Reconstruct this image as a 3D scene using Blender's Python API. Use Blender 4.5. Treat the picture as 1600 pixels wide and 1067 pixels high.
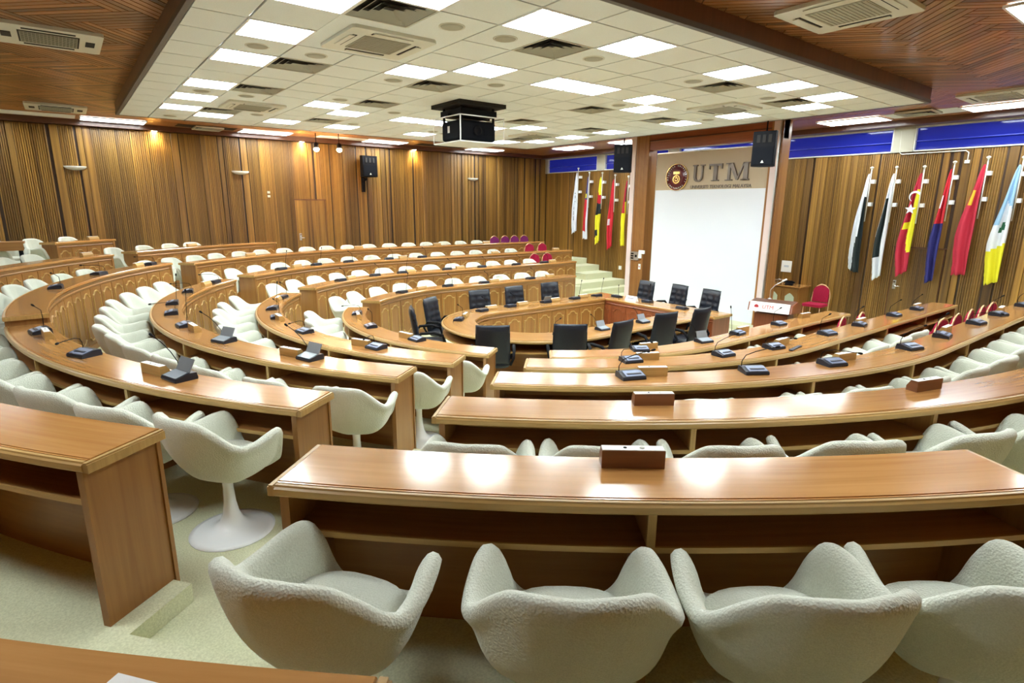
import bpy, bmesh, math, random
from math import sin, cos, pi, atan2, hypot, radians
from mathutils import Vector, Matrix
random.seed(7)
for o in list(bpy.data.objects): bpy.data.objects.remove(o, do_unlink=True)
SC = bpy.context.scene
C = SC.collection
ZC = 2.64                      # camera height above the floor of the central well

# ---------------------------------------------------------------- camera, world, exposure
yaw, pitch, roll = radians(37.687), radians(13.345), radians(0.413)
fw0 = Vector((sin(yaw), cos(yaw), 0)); rt0 = Vector((cos(yaw), -sin(yaw), 0)); up0 = Vector((0, 0, 1))
FW = fw0*cos(pitch) - up0*sin(pitch); UP = up0*cos(pitch) + fw0*sin(pitch)
RT = rt0*cos(roll) + UP*sin(roll); UP = -rt0*sin(roll) + UP*cos(roll)
cam = bpy.data.cameras.new('camera'); cam.sensor_width = 36; cam.lens = 889.45/1600*36; cam.clip_start = .02
co = bpy.data.objects.new('camera', cam); C.objects.link(co)
M = Matrix((RT, UP, -FW)).transposed().to_4x4(); M.translation = Vector((0, 0, ZC)); co.matrix_world = M
SC.camera = co
def inframe(x, y, z, mx=60):
    p = Vector((x, y, z-ZC)); d = p.dot(FW)
    if d < .3: return False
    u = 800+889.45*p.dot(RT)/d; v = 533.5-889.45*p.dot(UP)/d
    return -mx < u < 1600+mx and -200 < v < 1067+mx*2
w = bpy.data.worlds.new('world'); SC.world = w; w.use_nodes = True
w.node_tree.nodes['Background'].inputs[0].default_value = (.6, .7, 1, 1)
w.node_tree.nodes['Background'].inputs[1].default_value = .4
SC.view_settings.view_transform = 'Standard'; SC.view_settings.look = 'None'
SC.view_settings.gamma = 1; SC.view_settings.use_curve_mapping = False
SC.view_settings.exposure = 2.45
LAMP = 6.0                     # emission of the fluorescent panels
SC.cycles.max_bounces = 7; SC.cycles.diffuse_bounces = 5; SC.cycles.glossy_bounces = 3
SC.cycles.sample_clamp_indirect = 6; SC.cycles.caustics_reflective = False

# ---------------------------------------------------------------- materials
def mat(name, col, rough=.5, metal=0, emis=None, es=0, spec=None, coat=0):
    m = bpy.data.materials.new(name); m.use_nodes = True; b = m.node_tree.nodes['Principled BSDF']
    b.inputs['Base Color'].default_value = (*col, 1); b.inputs['Roughness'].default_value = rough
    b.inputs['Metallic'].default_value = metal
    if spec is not None: b.inputs['Specular IOR Level'].default_value = spec
    if coat: b.inputs['Coat Weight'].default_value = coat; b.inputs['Coat Roughness'].default_value = .12
    if emis: b.inputs['Emission Color'].default_value = (*emis, 1); b.inputs['Emission Strength'].default_value = es
    return m
def woodmat(name, c1, c2, rough=.35, su=2.0, sv=45., rnd=.35, coat=0, bump=.05, broad=.5, spec=.5):
    m = mat(name, c1, rough, coat=coat, spec=spec); nt = m.node_tree; N = nt.nodes; L = nt.links; b = N['Principled BSDF']
    uv = N.new('ShaderNodeUVMap'); uv.uv_map = 'grain'
    oi = N.new('ShaderNodeObjectInfo')
    mp = N.new('ShaderNodeMapping'); mp.inputs['Scale'].default_value = (su, sv, 1)
    mul = N.new('ShaderNodeMath'); mul.operation = 'MULTIPLY'; mul.inputs[1].default_value = 37
    L.new(oi.outputs['Random'], mul.inputs[0])
    cx = N.new('ShaderNodeCombineXYZ'); L.new(mul.outputs[0], cx.inputs[0]); L.new(mul.outputs[0], cx.inputs[1])
    L.new(uv.outputs[0], mp.inputs[0]); L.new(cx.outputs[0], mp.inputs['Location'])
    n1 = N.new('ShaderNodeTexNoise'); n1.inputs['Scale'].default_value = 1; n1.inputs['Detail'].default_value = 5; n1.inputs['Distortion'].default_value = .4
    L.new(mp.outputs[0], n1.inputs[0])
    mp2 = N.new('ShaderNodeMapping'); mp2.inputs['Scale'].default_value = (su*.35, sv*.12, 1)
    L.new(uv.outputs[0], mp2.inputs[0]); L.new(cx.outputs[0], mp2.inputs['Location'])
    n2 = N.new('ShaderNodeTexNoise'); n2.inputs['Scale'].default_value = 1; n2.inputs['Detail'].default_value = 2
    L.new(mp2.outputs[0], n2.inputs[0])
    a = N.new('ShaderNodeMix'); a.data_type = 'FLOAT'; a.inputs[0].default_value = broad
    L.new(n1.outputs[0], a.inputs[2]); L.new(n2.outputs[0], a.inputs[3])
    cr = N.new('ShaderNodeValToRGB'); cr.color_ramp.elements[0].position = .36; cr.color_ramp.elements[1].position = .64
    cr.color_ramp.elements[0].color = (*c2, 1); cr.color_ramp.elements[1].color = (*c1, 1)
    L.new(a.outputs[0], cr.inputs[0])
    hs = N.new('ShaderNodeHueSaturation')
    mr = N.new('ShaderNodeMapRange'); mr.inputs[3].default_value = 1-rnd; mr.inputs[4].default_value = 1+rnd*.6
    L.new(oi.outputs['Random'], mr.inputs[0]); L.new(mr.outputs[0], hs.inputs['Value']); L.new(cr.outputs[0], hs.inputs['Color'])
    L.new(hs.outputs[0], b.inputs['Base Color'])
    bp = N.new('ShaderNodeBump'); bp.inputs['Strength'].default_value = bump; bp.inputs['Distance'].default_value = .002
    L.new(n1.outputs[0], bp.inputs['Height']); L.new(bp.outputs[0], b.inputs['Normal'])
    return m
def noisemat(name, c1, c2, scale, rough=.9, bump=.3, dist=.003, detail=4, obj=True, sheen=0, vor=False, lo=.35, hi=.65):
    m = mat(name, c1, rough, spec=.2); nt = m.node_tree; N = nt.nodes; L = nt.links; b = N['Principled BSDF']
    tc = N.new('ShaderNodeTexCoord')
    n = N.new('ShaderNodeTexNoise'); n.inputs['Scale'].default_value = scale; n.inputs['Detail'].default_value = detail
    L.new(tc.outputs['Object'], n.inputs[0])
    cr = N.new('ShaderNodeValToRGB'); cr.color_ramp.elements[0].position = lo; cr.color_ramp.elements[1].position = hi
    cr.color_ramp.elements[0].color = (*c2, 1); cr.color_ramp.elements[1].color = (*c1, 1)
    L.new(n.outputs[0], cr.inputs[0]); L.new(cr.outputs[0], b.inputs['Base Color'])
    bp = N.new('ShaderNodeBump'); bp.inputs['Strength'].default_value = bump; bp.inputs['Distance'].default_value = dist
    if vor:
        v = N.new('ShaderNodeTexVoronoi'); v.inputs['Scale'].default_value = vor; L.new(tc.outputs['Object'], v.inputs[0])
        L.new(v.outputs[0], bp.inputs['Height'])
    else: L.new(n.outputs[0], bp.inputs['Height'])
    L.new(bp.outputs[0], b.inputs['Normal'])
    if sheen: b.inputs['Sheen Weight'].default_value = sheen
    return m
DESK = woodmat('desk oak', (.54, .275, .09), (.40, .18, .05), .17, 1.6, 38, .08, coat=.5, bump=.03)
SIDE = woodmat('desk side oak', (.35, .165, .040), (.25, .105, .024), .36, 1.5, 30, .1, coat=.1)
EDGE = woodmat('pale oak edging', (.52, .33, .11), (.38, .22, .065), .4, 2.5, 60, .08)
SHELFW = woodmat('shelf oak', (.40, .20, .06), (.28, .12, .035), .4, 2, 40, .1)
TABLEW = woodmat('centre table oak', (.50, .26, .08), (.38, .18, .05), .22, 1.6, 38, .08, coat=.35)
REDW = woodmat('red brown veneer', (.32, .09, .032), (.21, .055, .02), .35, 1.5, 26, .1, coat=.2)
WALLW = woodmat('wall panelling', (.38, .20, .036), (.092, .038, .008), .45, .30, 20, .38, bump=.1, broad=.5)
WALLD = woodmat('dark wall strip', (.05, .022, .01), (.025, .012, .006), .5, .5, 14, .3)
CEILW = woodmat('ceiling board', (.40, .18, .058), (.22, .085, .028), .34, .8, 24, .55, coat=.25, bump=.08)
TRIMW = woodmat('dark ceiling trim', (.13, .046, .020), (.085, .03, .013), .35, .8, 20, .15, coat=.2)
POSTW = woodmat('screen post wood', (.40, .19, .055), (.25, .10, .03), .35, .5, 22, .1)
CARPET = noisemat('carpet', (.68, .70, .48), (.55, .57, .37), 110, .95, .6, .004, 5, sheen=.2)
FABRIC = noisemat('off white weave', (.70, .73, .63), (.60, .63, .53), 260, .9, .7, .003, 2, sheen=.3, vor=125)
TILE = noisemat('ceiling tile', (.78, .83, .84), (.74, .79, .80), 90, .8, .1, .001)
GRIDM = mat('ceiling grid', (.045, .045, .04), .7)
WHITE = mat('white enamel', (.88, .91, .93), .22)
CREAM = mat('cream plastic', (.66, .67, .60), .4)
PAPER = mat('paper', (.85, .85, .83), .7)
SCREENW = mat('screen white', (.74, .79, .88), .55)
TAN = mat('tan upper tone', (.50, .41, .29), .55)
PINK = mat('pale pink laminate', (.70, .58, .56), .35)
ALU = mat('aluminium', (.6, .6, .6), .3, .9)
CHROME = mat('chrome', (.75, .75, .76), .12, 1)
BLACK = mat('black plastic', (.006, .006, .008), .6, spec=.12)
BLKM = mat('black mesh grille', (.006, .007, .010), .8, spec=.1)
SHADOW = mat('dark interior', (.012, .010, .009), .8)
LEATH = noisemat('black leather', (.011, .015, .026), (.008, .011, .019), 80, .36, .25, .001)
LEATH.node_tree.nodes['Principled BSDF'].inputs['Specular IOR Level'].default_value = .4
MICB = mat('charcoal plastic', (.016, .019, .030), .4, spec=.35)
MICP = mat('slate blue panel', (.22, .27, .40), .35)
LCD = mat('grey display', (.30, .34, .38), .2)
GOLD = mat('gold frame', (.72, .47, .25), .32, .6)
BRASS = mat('gilt', (.85, .62, .25), .25, .8)
MAROON = mat('maroon enamel', (.10, .012, .02), .15, coat=.5)
CRIM = noisemat('crimson upholstery', (.40, .015, .055), (.30, .01, .04), 70, .85, .2)
PURP = noisemat('plum upholstery', (.22, .025, .14), (.16, .02, .10), 70, .85, .2)
CONC = mat('painted column', (.42, .40, .31), .7)
BLUE = mat('blue window film', (.012, .018, .20), .06, emis=(.03, .05, .75), es=.035)
LIGHT = mat('lit diffuser', (1, 1, 1), .5, emis=(.90, .985, 1), es=LAMP)
WARM = mat('lit warm lamp', (1, .8, .5), .5, emis=(1, .86, .62), es=60)
GLASSP = mat('pale green felt', (.55, .62, .50), .8)
SILV = mat('silver letters', (.20, .17, .15), .3, .35)
LOUV = mat('white louvre', (.8, .8, .8), .35)
VENTM = mat('vent grey', (.36, .36, .30), .5)
def flat(n, c): return mat(n, c, .75)
F_W, F_K, F_R, F_Y, F_B, F_LB, F_G, F_DR, F_DG = (flat('flag white', (.70, .74, .80)), flat('flag black', (.010, .020, .022)), flat('flag red', (.55, .015, .03)),
    flat('flag yellow', (.75, .70, .02)), flat('flag blue', (.02, .02, .16)), flat('flag light blue', (.28, .48, .68)), flat('flag green', (.01, .10, .04)), flat('flag crimson', (.48, .02, .05)), flat('flag gold', (.75, .50, .03)))

# ---------------------------------------------------------------- mesh helpers
class MB:
    def __init__(s): s.v = []; s.f = []; s.uv = []; s.mi = []; s.sm = []
    def face(s, pts, uvs=None, mi=0, sm=False):
        b = len(s.v); s.v += [tuple(p) for p in pts]; s.f.append(tuple(range(b, b+len(pts))))
        if uvs is None: uvs = [(p[0], p[1]+p[2]) for p in pts]
        s.uv += list(uvs); s.mi.append(mi); s.sm.append(sm)
    def quads(s, rows, closed_u=False, closed_v=False, mi=0, sm=True, uvs=None, us=1, vs=1):
        R_, K = len(rows), len(rows[0]); b = len(s.v)
        for r in rows: s.v += [tuple(p) for p in r]
        for i in range(R_ if closed_u else R_-1):
            for j in range(K if closed_v else K-1):
                a = (i, j); c = ((i+1) % R_, j); d = ((i+1) % R_, (j+1) % K); e = (i, (j+1) % K)
                s.f.append(tuple(b+p*K+q for p, q in (a, c, d, e)))
                if uvs: s.uv += [uvs(i, j), uvs(i+1, j), uvs(i+1, j+1), uvs(i, j+1)]
                else: s.uv += [(i*us, j*vs), ((i+1)*us, j*vs), ((i+1)*us, (j+1)*vs), (i*us, (j+1)*vs)]
                s.mi.append(mi); s.sm.append(sm)
        return b
    def box(s, x0, x1, y0, y1, z0, z1, grain='x', mi=0):
        P = [(x0,y0,z0),(x1,y0,z0),(x1,y1,z0),(x0,y1,z0),(x0,y0,z1),(x1,y0,z1),(x1,y1,z1),(x0,y1,z1)]
        g = 'xyz'.index(grain)
        for f in ((0,3,2,1),(4,5,6,7),(0,1,5,4),(1,2,6,5),(2,3,7,6),(3,0,4,7)):
            q = [P[i] for i in f]; o = [a for a in range(3) if a != g]
            s.face(q, [(p[g], p[o[0]]+p[o[1]]*1.31) for p in q], mi)
        return s
    def prism(s, pts, axis, a0, a1, mi=0, grain=None):      # polygon pts (2D) extruded along axis
        def mk(p, a): return {'x': (a, p[0], p[1]), 'y': (p[0], a, p[1]), 'z': (p[0], p[1], a)}[axis]
        n = len(pts); A = [mk(p, a0) for p in pts]; B = [mk(p, a1) for p in pts]
        s.face(A[::-1], [(p[0], p[1]) for p in pts[::-1]], mi); s.face(B, [(p[0], p[1]) for p in pts], mi)
        t = 0
        for i in range(n):
            j = (i+1) % n; d = hypot(pts[i][0]-pts[j][0], pts[i][1]-pts[j][1])
            s.face([A[i], A[j], B[j], B[i]], [(a0, t), (a0, t+d), (a1, t+d), (a1, t)], mi); t += d
        return s
    def sweep(s, fr, prof, mi=0, caps=True):               # fr: (x,y,nx,ny,s); prof: closed (r,z)
        n = len(prof); t = [0]
        for i in range(n): j = (i+1) % n; t.append(t[-1]+hypot(prof[i][0]-prof[j][0], prof[i][1]-prof[j][1]))
        pt = lambda f, p: (f[0]+f[2]*p[0], f[1]+f[3]*p[0], p[1])
        for a, b in zip(fr[:-1], fr[1:]):
            for i in range(n):
                j = (i+1) % n
                s.face([pt(a, prof[i]), pt(b, prof[i]), pt(b, prof[j]), pt(a, prof[j])],
                       [(a[4], t[i]), (b[4], t[i]), (b[4], t[i+1]), (a[4], t[i+1])], mi)
        if caps:
            for f in (fr[0], fr[-1]): s.face([pt(f, p) for p in prof], [(p[1], p[0]) for p in prof], mi)
        return s
    def lathe(s, prof, seg=20, c=(0, 0, 0), mi=0, sx=1, sy=1):
        rows = [[(c[0]+r*cos(2*pi*k/seg)*sx, c[1]+r*sin(2*pi*k/seg)*sy, c[2]+z) for k in range(seg)] for r, z in prof]
        s.quads(rows, closed_v=True, mi=mi, us=.05, vs=.05); return s
    def tube(s, path, r, seg=8, mi=0, caps=True):
        path = [Vector(p) for p in path]; rows = []; up = Vector((0, 0, 1)); pn = None
        for i, p in enumerate(path):
            d = (path[min(i+1, len(path)-1)]-path[max(i-1, 0)]).normalized()
            a = (pn - d*pn.dot(d)) if pn is not None else d.cross(up if abs(d.z) < .95 else Vector((1, 0, 0)))
            a.normalize(); pn = a; b = d.cross(a); rr = r[i] if isinstance(r, (list, tuple)) else r
            rows.append([p+(a*cos(2*pi*k/seg)+b*sin(2*pi*k/seg))*rr for k in range(seg)])
        b0 = s.quads(rows, closed_v=True, mi=mi, us=.05, vs=.02)
        if caps:
            s.face([tuple(q) for q in rows[0]][::-1], None, mi); s.face([tuple(q) for q in rows[-1]], None, mi)
        return s
    def mesh(s, name, mats, weld=True, norm=True):
        me = bpy.data.meshes.new(name); me.from_pydata(s.v, [], s.f)
        uvl = me.uv_layers.new(name='grain'); uvl.data.foreach_set('uv', [c for t in s.uv for c in t])
        for m in (mats if isinstance(mats, (list, tuple)) else [mats]): me.materials.append(m)
        me.polygons.foreach_set('material_index', s.mi); me.polygons.foreach_set('use_smooth', s.sm)
        if weld:
            bm = bmesh.new(); bm.from_mesh(me); bmesh.ops.remove_doubles(bm, verts=bm.verts, dist=1e-5)
            if norm: bmesh.ops.recalc_face_normals(bm, faces=bm.faces)
            bm.to_mesh(me); bm.free()
        me.update(); return me
def link(name, me, parent=None, loc=None, rz=0, kind=None):
    o = bpy.data.objects.new(name, me); C.objects.link(o)
    if parent is not None: o.parent = parent
    if loc is not None: o.location = loc
    if rz: o.rotation_euler = (0, 0, rz)
    if kind: o['kind'] = kind
    return o
def thing(name, label, cat, loc=(0, 0, 0), rz=0, group=None):
    o = bpy.data.objects.new(name, None); C.objects.link(o); o.empty_display_size = .1
    o.location = loc; o.rotation_euler = (0, 0, rz); o['label'] = label; o['category'] = cat
    if group: o['group'] = group
    return o
def inworld(parent): return tuple(-c for c in parent.location)        # child offset for meshes written in room coordinates
def copytree(o, parent=None):
    c = o.copy(); C.objects.link(c)
    if parent is not None: c.parent = parent
    for ch in list(kids.get(o.name, [])): copytree(ch, c)
    return c
kids = {}
def reg(root):                                             # remembers the children of a prototype
    for ch in [x for x in bpy.data.objects if x.parent == root]:
        kids.setdefault(root.name, []).append(ch); reg(ch)
def ev(me, *mods):                                         # a mesh with modifiers applied
    o = bpy.data.objects.new('tmp', me); C.objects.link(o)
    for typ, kw in mods:
        m = o.modifiers.new('m', typ)
        for k, v in kw.items(): setattr(m, k, v)
    dg = bpy.context.evaluated_depsgraph_get(); r = bpy.data.meshes.new_from_object(o.evaluated_get(dg))
    bpy.data.objects.remove(o); return r
def ordn(n): return ['first', 'second', 'third', 'fourth', 'fifth', 'sixth', 'seventh', 'eighth', 'ninth', 'tenth', 'eleventh', 'twelfth', 'thirteenth',
    'fourteenth', 'fifteenth', 'sixteenth', 'seventeenth', 'eighteenth', 'nineteenth', 'twentieth'][n-1] if n <= 20 else 'twenty-' + ordn(n-20)

# ---------------------------------------------------------------- the rings of desks
RO = {0: 10.30, 1: 8.814, 2: 7.419, 3: 6.04, 4: 4.726, 5: 3.454}
D = .368
def cen(i): return 6.695-.096*(i-3), 7.713-.149*(i-3)
def fl(i): return 0 if i > 5 else .921-.184*(i-1)         # floor height of tier i
def top(i): return fl(i)+.75
def P(i, u, dr=0):                                        # u: angle on the bend, beyond 0..pi metres along the straights
    cx, cy = cen(i); R_ = RO[i]+dr
    if u < 0: return (cx-u, cy-R_, 0, -1)
    if u > pi: return (cx+(u-pi), cy+R_, 0, 1)
    return (cx-R_*sin(u), cy-R_*cos(u), -sin(u), -cos(u))
def S(i, u):                                              # arc length of u
    R_ = RO[i]
    return u if u < 0 else (R_*pi+(u-pi) if u > pi else R_*u)
def U(i, s, dr=0):
    R_ = RO[i]+dr
    return s if s < 0 else (pi+(s-R_*pi) if s > R_*pi else s/R_)
def frames(i, u0, u1, step=.12):
    s0, s1 = S(i, u0), S(i, u1); n = max(2, int(abs(s1-s0)/step))
    cuts = [s0+(s1-s0)*k/n for k in range(n+1)]; out = []
    for s in cuts:
        x, y, nx, ny = P(i, U(i, s)); out.append((x, y, nx, ny, s))
    return out
def face_rz(nx, ny): return atan2(-ny, -nx)-pi/2          # local +Y points to the centre of the ring

XA, XB, YN, YA = -6.5, 14.2, -.8, 16.4
H1 = 1.569+ZC; H2 = 1.78+ZC; WT = 1.66+ZC

def struct(name, mb, m, **k): return link(name, mb.mesh(name, m, **k), kind='structure')
# floor of the well
struct('floor', MB().box(XA, XB, YN, YA, -.12, 0), CARPET)
# carpeted tiers; AISLE: where a half step replaces the desk line
AISLE = {1: ((.832, .900), (2.322, 2.384)), 2: ((.808, .898), (2.304, 2.384)), 3: ((.794, .900), (2.283, 2.379)), 4: ((.772, .904), (2.243, 2.379)), 5: ((.72, .912), (2.182, 2.387))}
def tier(i, xmax):
    z = fl(i); mb = MB(); us = [(u, -.335) for u in [-9+.5*k for k in range(18)]+[pi*k/72 for k in range(73)]+[pi+.5*k for k in range(1, 19)]]
    for a_, b_ in AISLE[i]:
        us = [q for q in us if not (a_-.004 < q[0] < b_+.004)]+[(a_-.0005, -.335)]+[(a_+(b_-a_)*k/4, .0) for k in range(5)]+[(b_+.0005, -.335)]
    us.sort(key=lambda q: q[0]); fr = [P(i, u, d_) for u, d_ in us]
    cl = lambda x, y: (min(max(x, XA), xmax), min(max(y, YN), YA))
    inn = [cl(f[0], f[1]) for f in fr]
    # strip between the inner edge and the room outline, split into quads towards the walls
    def outp(f):
        x, y, nx, ny = f; ts = []
        if nx < 0: ts.append((XA-x)/nx)
        if ny < 0: ts.append((YN-y)/ny)
        if ny > 0: ts.append((YA-y)/ny)
        t = max(0, min(ts)) if ts else 0
        return cl(x+nx*t, y+ny*t)
    out = [outp(f) for f in fr]
    zb = -.02
    for k in range(len(fr)-1):
        a, b, c, d = inn[k], inn[k+1], out[k+1], out[k]
        if abs((b[0]-a[0])*(d[1]-a[1])-(b[1]-a[1])*(d[0]-a[0]))+abs((c[0]-b[0])*(c[1]-d[1]))+hypot(a[0]-b[0], a[1]-b[1]) < 1e-6: continue
        mb.face([(*a, z), (*b, z), (*c, z), (*d, z)])
        mb.face([(*a, zb), (*b, zb), (*b, z), (*a, z)])
    # corners of the room behind the bend
    for (cx_, cy_) in ((XA, YN), (XA, YA)):
        cand = [k for k in range(len(out)-1) if (abs(out[k][0]-XA) < 1e-4) != (abs(out[k+1][0]-XA) < 1e-4) and abs(out[k][1]-cy_) < 6]
        for k in cand: mb.face([(*out[k], z), (*out[k+1], z), (cx_, cy_, z)])
    a, b = inn[0], out[0]; mb.face([(*a, zb), (*b, zb), (*b, z), (*a, z)])
    a, b = inn[-1], out[-1]; mb.face([(*a, zb), (*b, zb), (*b, z), (*a, z)])
    o = struct('floor', mb, CARPET)
    return o
for i, xm in ((5, 10.45), (4, 11.85), (3, 12.95), (2, 12.95), (1, XB)): tier(i, xm)
# highest tier, behind row one
mb = MB()
fr0 = [P(0, pi*k/60, -.335) for k in range(61)]
for a, b in zip(fr0[:-1], fr0[1:]):
    q = []
    for f in (a, b):
        x, y, nx, ny = f; x = min(x, XB); q.append((x, min(max(y, YN), YA), x+nx*5, min(max(y+ny*5, YN), YA)))
    if q[0][1] in (YN, YA) and q[1][1] in (YN, YA): continue
    mb.face([(q[0][0], q[0][1], fl(0)), (q[1][0], q[1][1], fl(0)), (q[1][2], q[1][3], fl(0)), (q[0][2], q[0][3], fl(0))])
    mb.face([(q[0][0], q[0][1], .8), (q[1][0], q[1][1], .8), (q[1][0], q[1][1], fl(0)), (q[0][0], q[0][1], fl(0))])
struct('floor', mb, CARPET)
# side stairs along the flag wall, far end and near end
for k, (z, yy) in enumerate(((fl(5), 12.08), (fl(4), 12.40), (fl(3), 12.95), (fl(2), 13.55), (fl(1), 14.15))):
    mb = MB(); x0 = 12.96 if k > 1 else (11.86 if k == 1 else 10.46)
    mb.box(x0, XB, yy if k != 0 else 12.08, YA, 0, z)
    t = struct('floor', mb, CARPET)
    mb = MB().box(x0, XB, YN, 15.9-yy+.0, 0, z); struct('floor', mb, CARPET)
# half steps in the aisles between the desk blocks
for i in (1, 2, 3, 4):
    for ua, ub in AISLE[i]:
        fr = [P(i, ua+(ub-ua)*k/6) for k in range(7)]; zz = fl(i+1)+.092
        mb = MB().sweep([(f[0], f[1], f[2], f[3], k*.1) for k, f in enumerate(fr)], [(-.36, fl(i+1)-.02), (.01, fl(i+1)-.02), (.01, zz), (-.36, zz)])
        st = struct('floor', mb, CARPET)

# ---------------------------------------------------------------- wooden walls
def plank_meshes(h, base='plank'):
    out = []
    for wd, fl_ in ((.11, 0), (.15, 0), (.27, 7), (.36, 9), (.45, 12)):
        mb = MB()
        if not fl_:
            mb.prism([(-wd/2+.002, 0), (wd/2-.002, 0), (wd/2-.002, .022), (wd/2-.008, .028), (-wd/2+.008, .028), (-wd/2+.002, .022)], 'z', 0, h)
        else:
            p = wd/fl_; pts = [(wd/2-.002, 0)]
            for k in range(fl_):
                x = wd/2-k*p
                pts += [(x-.002, .020), (x-p+.014, .020), (x-p+.012, .004)] + ([(x-p+.001, .004)] if k < fl_-1 else [])
            pts += [(-wd/2+.002, 0)]
            mb.prism(pts, 'z', 0, h)
        out.append((wd, mb.mesh(base, WALLW)))
    return out
def panel_wall(name, p0, p1, nrm, z0, z1, skip=(), seed=3):
    """wall surface from p0 to p1 with planks proud of a dark backing"""
    rnd = random.Random(seed); L_ = hypot(p1[0]-p0[0], p1[1]-p0[1]); d = ((p1[0]-p0[0])/L_, (p1[1]-p0[1])/L_)
    mb = MB(); t = .12; a, b = p0, p1
    q = [(a[0], a[1]), (b[0], b[1]), (b[0]-nrm[0]*t, b[1]-nrm[1]*t), (a[0]-nrm[0]*t, a[1]-nrm[1]*t)]
    mb.prism(q, 'z', z0, z1); wall = struct(name, mb, WALLD)
    var = plank_meshes(z1-z0-.02); s = .02; rz = atan2(nrm[1], nrm[0])-pi/2; n = 0
    while s < L_-.1:
        wd, me = rnd.choices(var, (4, 3, 3, 2, 2))[0]
        gap = rnd.choice((.004, .004, .006, .02, .035, .055)); 
        if any(a_ < s+wd/2 < b_ for a_, b_ in skip): s += .05; continue
        if s+wd > L_: break
        if n < 295:
            link('plank', me, wall, (p0[0]+d[0]*(s+wd/2)+nrm[0]*.001, p0[1]+d[1]*(s+wd/2)+nrm[1]*.001, z0+.01), rz)
        n += 1; s += wd+gap
    return wall
WB = 1.165+ZC                    # sill of the high windows
wallA = panel_wall('wall_back', (XB, YA), (XA, YA), (0, -1), 0, WT, seed=5)
wallB = panel_wall('wall_right', (XB, YN), (XB, YA), (-1, 0), 0, WB, seed=11)
wl = panel_wall('wall_left', (XA, YA), (XA, YN), (1, 0), 0, H2, seed=2)
wn = struct('wall_front', MB().box(XA, XB, YN-.12, YN, 0, H2+.1, 'z'), WALLW)
struct('wall_back', MB().box(XA, XB+.1, YA, YA+.12, WT-.01, H2+.1), WALLD)
# window band on the right wall
cols = [(YN, 1.9), (4.77, 5.15), (7.7, 8.05), (10.6, 10.95), (13.47, 13.80), (16.28, 16.4)]
for a, b in cols: struct('wall_right', MB().box(XB-.06 if a != YN else XB, XB+.12, a, b, WB, WT+.02), CONC)
struct('wall_right', MB().box(XB, XB+.12, YN, YA, WT+.01, H2+.1), WALLD)
k = 0
for (a, b) in zip([c[1] for c in cols[:-1]], [c[0] for c in cols[1:]]):
    k += 1; mb = MB()
    for q in ((a, b, WB, WB+.025), (a, b, WT-.03, WT), (a, a+.025, WB, WT), (b-.025, b, WB, WT)):
        mb.box(XB-.05, XB+.03, *q)
    wd = struct('window_%d' % k, mb, CREAM)
    link('pane', MB().box(XB+.045, XB+.055, a, b, WB, WT, mi=0).mesh('pane', BLUE), wd)
    link('window_rail', MB().box(XB-.01, XB+.04, a+.025, b-.025, WB+.2, WB+.215).mesh('window_rail', mat('blue rail', (.05, .07, .5), .3)), wd)

# ---------------------------------------------------------------- ceiling
# dropped white ceiling with square tiles
XW0, XW1, YW0, YW1 = 1.03, 10.6, 3.47, 13.1
TX = lambda i: 3.898+.6*i
TY = lambda j: 3.897+.6*j
ceil = struct('ceiling', MB().box(XW0, XW1, YW0, YW1, H1+.045, H1+.06), GRIDM)
FAS = MB()
for q in ((XW0-.02, XW0, YW0-.02, YW1+.02), (XW1, XW1+.02, YW0-.02, YW1+.02), (XW0, XW1, YW0-.02, YW0), (XW0, XW1, YW1, YW1+.02)): FAS.box(*q, H1+.025, H2+.02, 'z')
struct('trim_1', FAS, TRIMW)
mb = MB()
for q in ((XW0-.03, XW0+.02, YW0-.03, YW1+.03), (XW1-.02, XW1+.03, YW0-.03, YW1+.03), (XW0+.02, XW1-.02, YW0-.03, YW0+.02), (XW0+.02, XW1-.02, YW1-.02, YW1+.03)): mb.box(*q, H1-.004, H1+.045)
struct('trim_2', mb, mat('grey edge trim', (.11, .10, .10), .5))
LIGHTS = [(-4,3),(-4,5),(-4,8),(-4,10),(-4,12),(-4,1),(-3,13),(-3,0),(-1,4),(0,3),(-1,0),(1,0),(2,3),(3,3),(5,3),(6,4),(4,0),(6,0),(8,0),(9,1),(9,3),(9,5),
          (9,8),(9,10),(9,12),(-1,9),(0,10),(1,13),(2,10),(3,10),(4,13),(5,10),(6,9),(6,13),(8,13),(-1,13)]
VENTS = [(-3,5),(-3,8),(-3,12),(-3,1),(0,5),(0,8),(0,1),(0,12),(5,5),(5,8),(5,1),(5,12),(8,5),(8,8),(8,1),(8,12)]
ACS = [(-2,3),(-2,11),(8,3),(8,11)]
ROUND = [(-4,4),(-4,9),(-4,14),(-3,4),(-3,9),(-2,1),(-2,12),(-1,1),(1,1),(-1,5),(-1,8),(1,4),(1,9),(1,12),(4,12),(4,1),(5,4),(7,1),(9,4),(9,9)]
acc = {(a+di, b+dj) for a, b in ACS for di in (-1, 0) for dj in (-1, 0)}
projc = {(2, 6), (1, 6), (2, 7), (1, 7)}
tmesh = MB().prism([(-.2905, -.2905), (.2905, -.2905), (.2905, .2905), (-.2905, .2905)], 'z', -.0, .016).mesh('ceiling_tile', TILE)
def tile_at(x0, x1, y0, y1):
    if abs(x1-x0-.6) < .01 and abs(y1-y0-.6) < .01: me = tmesh; loc = ((x0+x1)/2, (y0+y1)/2, H1)
    else:
        wx, wy = (x1-x0)/2-.0095, (y1-y0)/2-.0095
        me = MB().box(-wx, wx, -wy, wy, 0, .016).mesh('ceiling_tile', TILE); loc = ((x0+x1)/2, (y0+y1)/2, H1)
    link('ceiling_tile', me, ceil, loc)
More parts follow.
